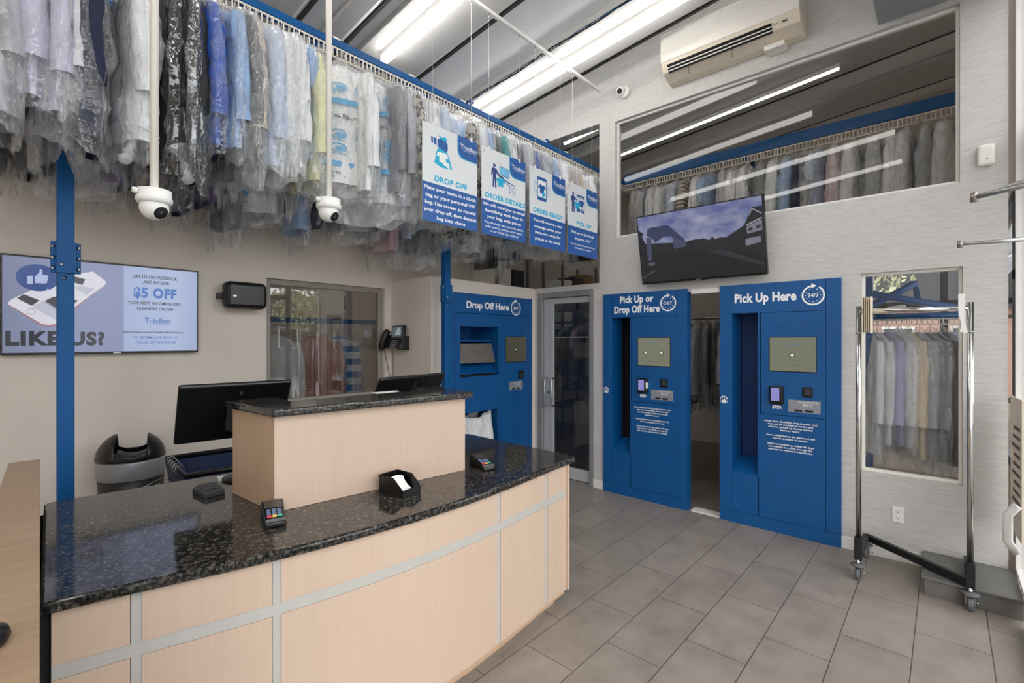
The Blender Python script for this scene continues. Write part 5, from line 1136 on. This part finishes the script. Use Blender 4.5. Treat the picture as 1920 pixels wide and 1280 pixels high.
# ------------------------------------------------------------------ shop front doors: closer arms, sign
t = thing('door_closer', 'steel closer arm reaching in from the shop front, upper of two', 'door closer', (3.0, -.20, 2.22))
b = MB(); b.tube([(3.0, -.095, 2.243), (2.92, -.35, 2.29)], .009, 8); b.tube([(3.0, -.095, 2.243), (2.85, -.35, 2.243)], .011, 8); obj('arm', b, m_alu, t); obj('elbow', MB().lathe([(0, -.02), (.014, -.02), (.014, .02), (0, .02)], (3.0, -.095, 2.243), 14), m_steel, t)
t = thing('door_closer', 'steel closer arm reaching in from the shop front, lower of two', 'door closer', (3.05, -.2, 2.03))
b = MB(); b.tube([(3.05, -.050, 2.045), (3.08, -.20, 2.045), (3.1, -.36, 2.045)], [.007, .009, .010], 8); obj('arm', b, m_alu, t); obj('elbow', MB().lathe([(0, -.015), (.011, -.015), (.011, .015), (0, .015)], (3.05, -.050, 2.045), 12), m_steel, t)
t = thing('shop_front_sign', 'cream notice board standing against the shop front glass', 'sign', (4.2, -.34, .5))
b = MB(); b.prism([(4.02, -.325), (4.34, -.302), (4.34, -.310), (4.02, -.333)], .42, 1.25); obj('board', b, M('cream_notice', (224, 210, 190), .6), t)
d = MB(lambda u, v, w: (4.03 + u, -.324 + u * .072 + .0012, v))
for i in range(9): d.box(.03, .25 - .02 * (i % 3), .62 + i * .055, .64 + i * .055, 0, .0006)
obj('print_lines', d, M('brown_print', (150, 130, 112), .7), t)
b = MB(); b.tube([(3.93, -.30, .39), (3.93, -.262, .45), (3.93, -.262, .60), (3.93, -.30, .66)], .022, 12); tag(obj('pull_handle', b, m_white), 'white curved pull handle on the shop front at the right edge', 'handle')

# ------------------------------------------------------------------ storage room clutter seen through openings
rs = random.Random(5)
for i, (x, y, z0) in enumerate(((4.9, 5.0, 0), (6.3, 4.6, 0))):
    t = thing('storage_shelf', ('grey metal shelving behind the drop off kiosk', 'grey metal shelving deep in the storage room')[i], 'shelving', (x + .5, y + .2, 0))
    for px in (x, x + 1.0):
        for py in (y, y + .4): obj('upright', MB().box(px, px + .035, py, py + .035, 0, 2.9), m_shelf, t)
    for z in (.5, 1.1, 1.75, 2.38): obj('shelf_board', MB().box(x, x + 1.035, y, y + .435, z, z + .025), m_shelf, t)
    for k in range(6):
        bx_ = x + .05 + (k % 3) * .32; z = (2.405, 1.775)[k // 3]; h = rs.uniform(.18, .34); b = MB(); b.box(bx_, bx_ + .27, y + .04, y + .38, z, z + h)
        bo = obj('carton', b, (m_card, m_white, m_dark)[(k + i) % 3], bevel=.004); tag(bo, '%s carton on %s shelf of %s, %s from its left' % (('brown', 'white', 'dark')[(k + i) % 3], ('top', 'middle')[k // 3], ('shelving behind the kiosk', 'deep storage shelving')[i], ordinal(k % 3 + 1)), 'carton', 'cartons on the shelving')
# ------------------------------------------------------------------ outdoors
struct('ground', MB().box(-40, 60, -60, 40, -.6, -.14), m_ground, 'grey asphalt outside the shop', 'ground')
def tree(label, x, y, h, r, seed):
    rnd = random.Random(seed); t = thing('tree', label, 'tree', (x, y, -.14), 'trees outside')
    b = MB(); b.tube([(x, y, -.14), (x + .1, y, h * .35), (x - .1, y + .1, h * .6)], [.16, .12, .06], 10)
    for k in range(7): a = k * .9; b.tube([(x, y, h * (.35 + .03 * k)), (x + r * .7 * math.cos(a), y + r * .7 * math.sin(a), h * (.6 + .04 * k))], [.06, .015], 6)
    obj('trunk', b, m_bark, t)
    m = MB()
    for k in range(1800):
        v = Vector((rnd.gauss(0, 1), rnd.gauss(0, 1), rnd.gauss(0, 1))).normalized() * (rnd.random() ** .4); c = Vector((x + v.x * r, y + v.y * r, h * .72 + v.z * h * .3)); s_ = rnd.uniform(.05, .12)
        a = Vector((rnd.uniform(-1, 1), rnd.uniform(-1, 1), rnd.uniform(-1, 1))).normalized() * s_; bb = a.orthogonal().normalized() * s_ * .6
        m.add([tuple(c - a), tuple(c + bb), tuple(c + a), tuple(c - bb)], [(0, 1, 2, 3)])
    obj('foliage', m, m_leaf, t)
tree('pale olive tree seen through the upright window, left one', 13.5, 2.6, 4.6, 2.2, 1); tree('pale olive tree seen through the upright window, right one', 15.4, -3.6, 5.2, 2.4, 2); tree('olive tree across the street reflected in the glass', 9.6, -11.0, 4.4, 1.9, 3)
def house(label, x0, x1, y0, y1, h, mw, side):
    t = thing('house', label, 'house', ((x0 + x1) / 2, (y0 + y1) / 2, -.14))
    obj('walls', MB().box(x0, x1, y0, y1, -.14, h), mw, t)
    if side == 'x':
        b = MB(); b.prism([(y0 - .3, h), (y1 + .3, h), ((y0 + y1) / 2, h + 1.5)], x0 - .3, x1 + .3, ax=0); obj('roof', b, m_dark, t)
        for y in (y0 + 1.0, y0 + 2.6, y0 + 4.2):
            f = obj('window', MB().box(x0 - .03, x0, y, y + .8, 1.0, 2.0), m_white, t); obj('pane', MB().box(x0 - .04, x0 - .03, y + .06, y + .74, 1.06, 1.94), m_dark, f)
    else:
        b = MB(); b.prism([(x0 - .3, h), (x1 + .3, h), ((x0 + x1) / 2, h + 1.6)], y0 - .3, y1 + .3, ax=1); obj('roof', b, m_dark, t)
        for x in (x0 + .8, x0 + 2.6, x0 + 4.4):
            f = obj('window', MB().box(x, x + .9, y1, y1 + .03, 1.2, 2.2), m_white, t); obj('pane', MB().box(x + .06, x + .84, y1 + .03, y1 + .04, 1.26, 2.14), m_dark, f)
house('salmon brick house beyond the upright window', 19, 25, -3.5, 5.5, 2.5, m_pink, 'x'); house('clad house across the street reflected in the back window', -5, 1.6, -21, -15, 3.2, m_fence, 'y'); house('dark clad garage across the street reflected in the glass', 6.5, 13, -20, -14, 2.3, m_fence, 'y')
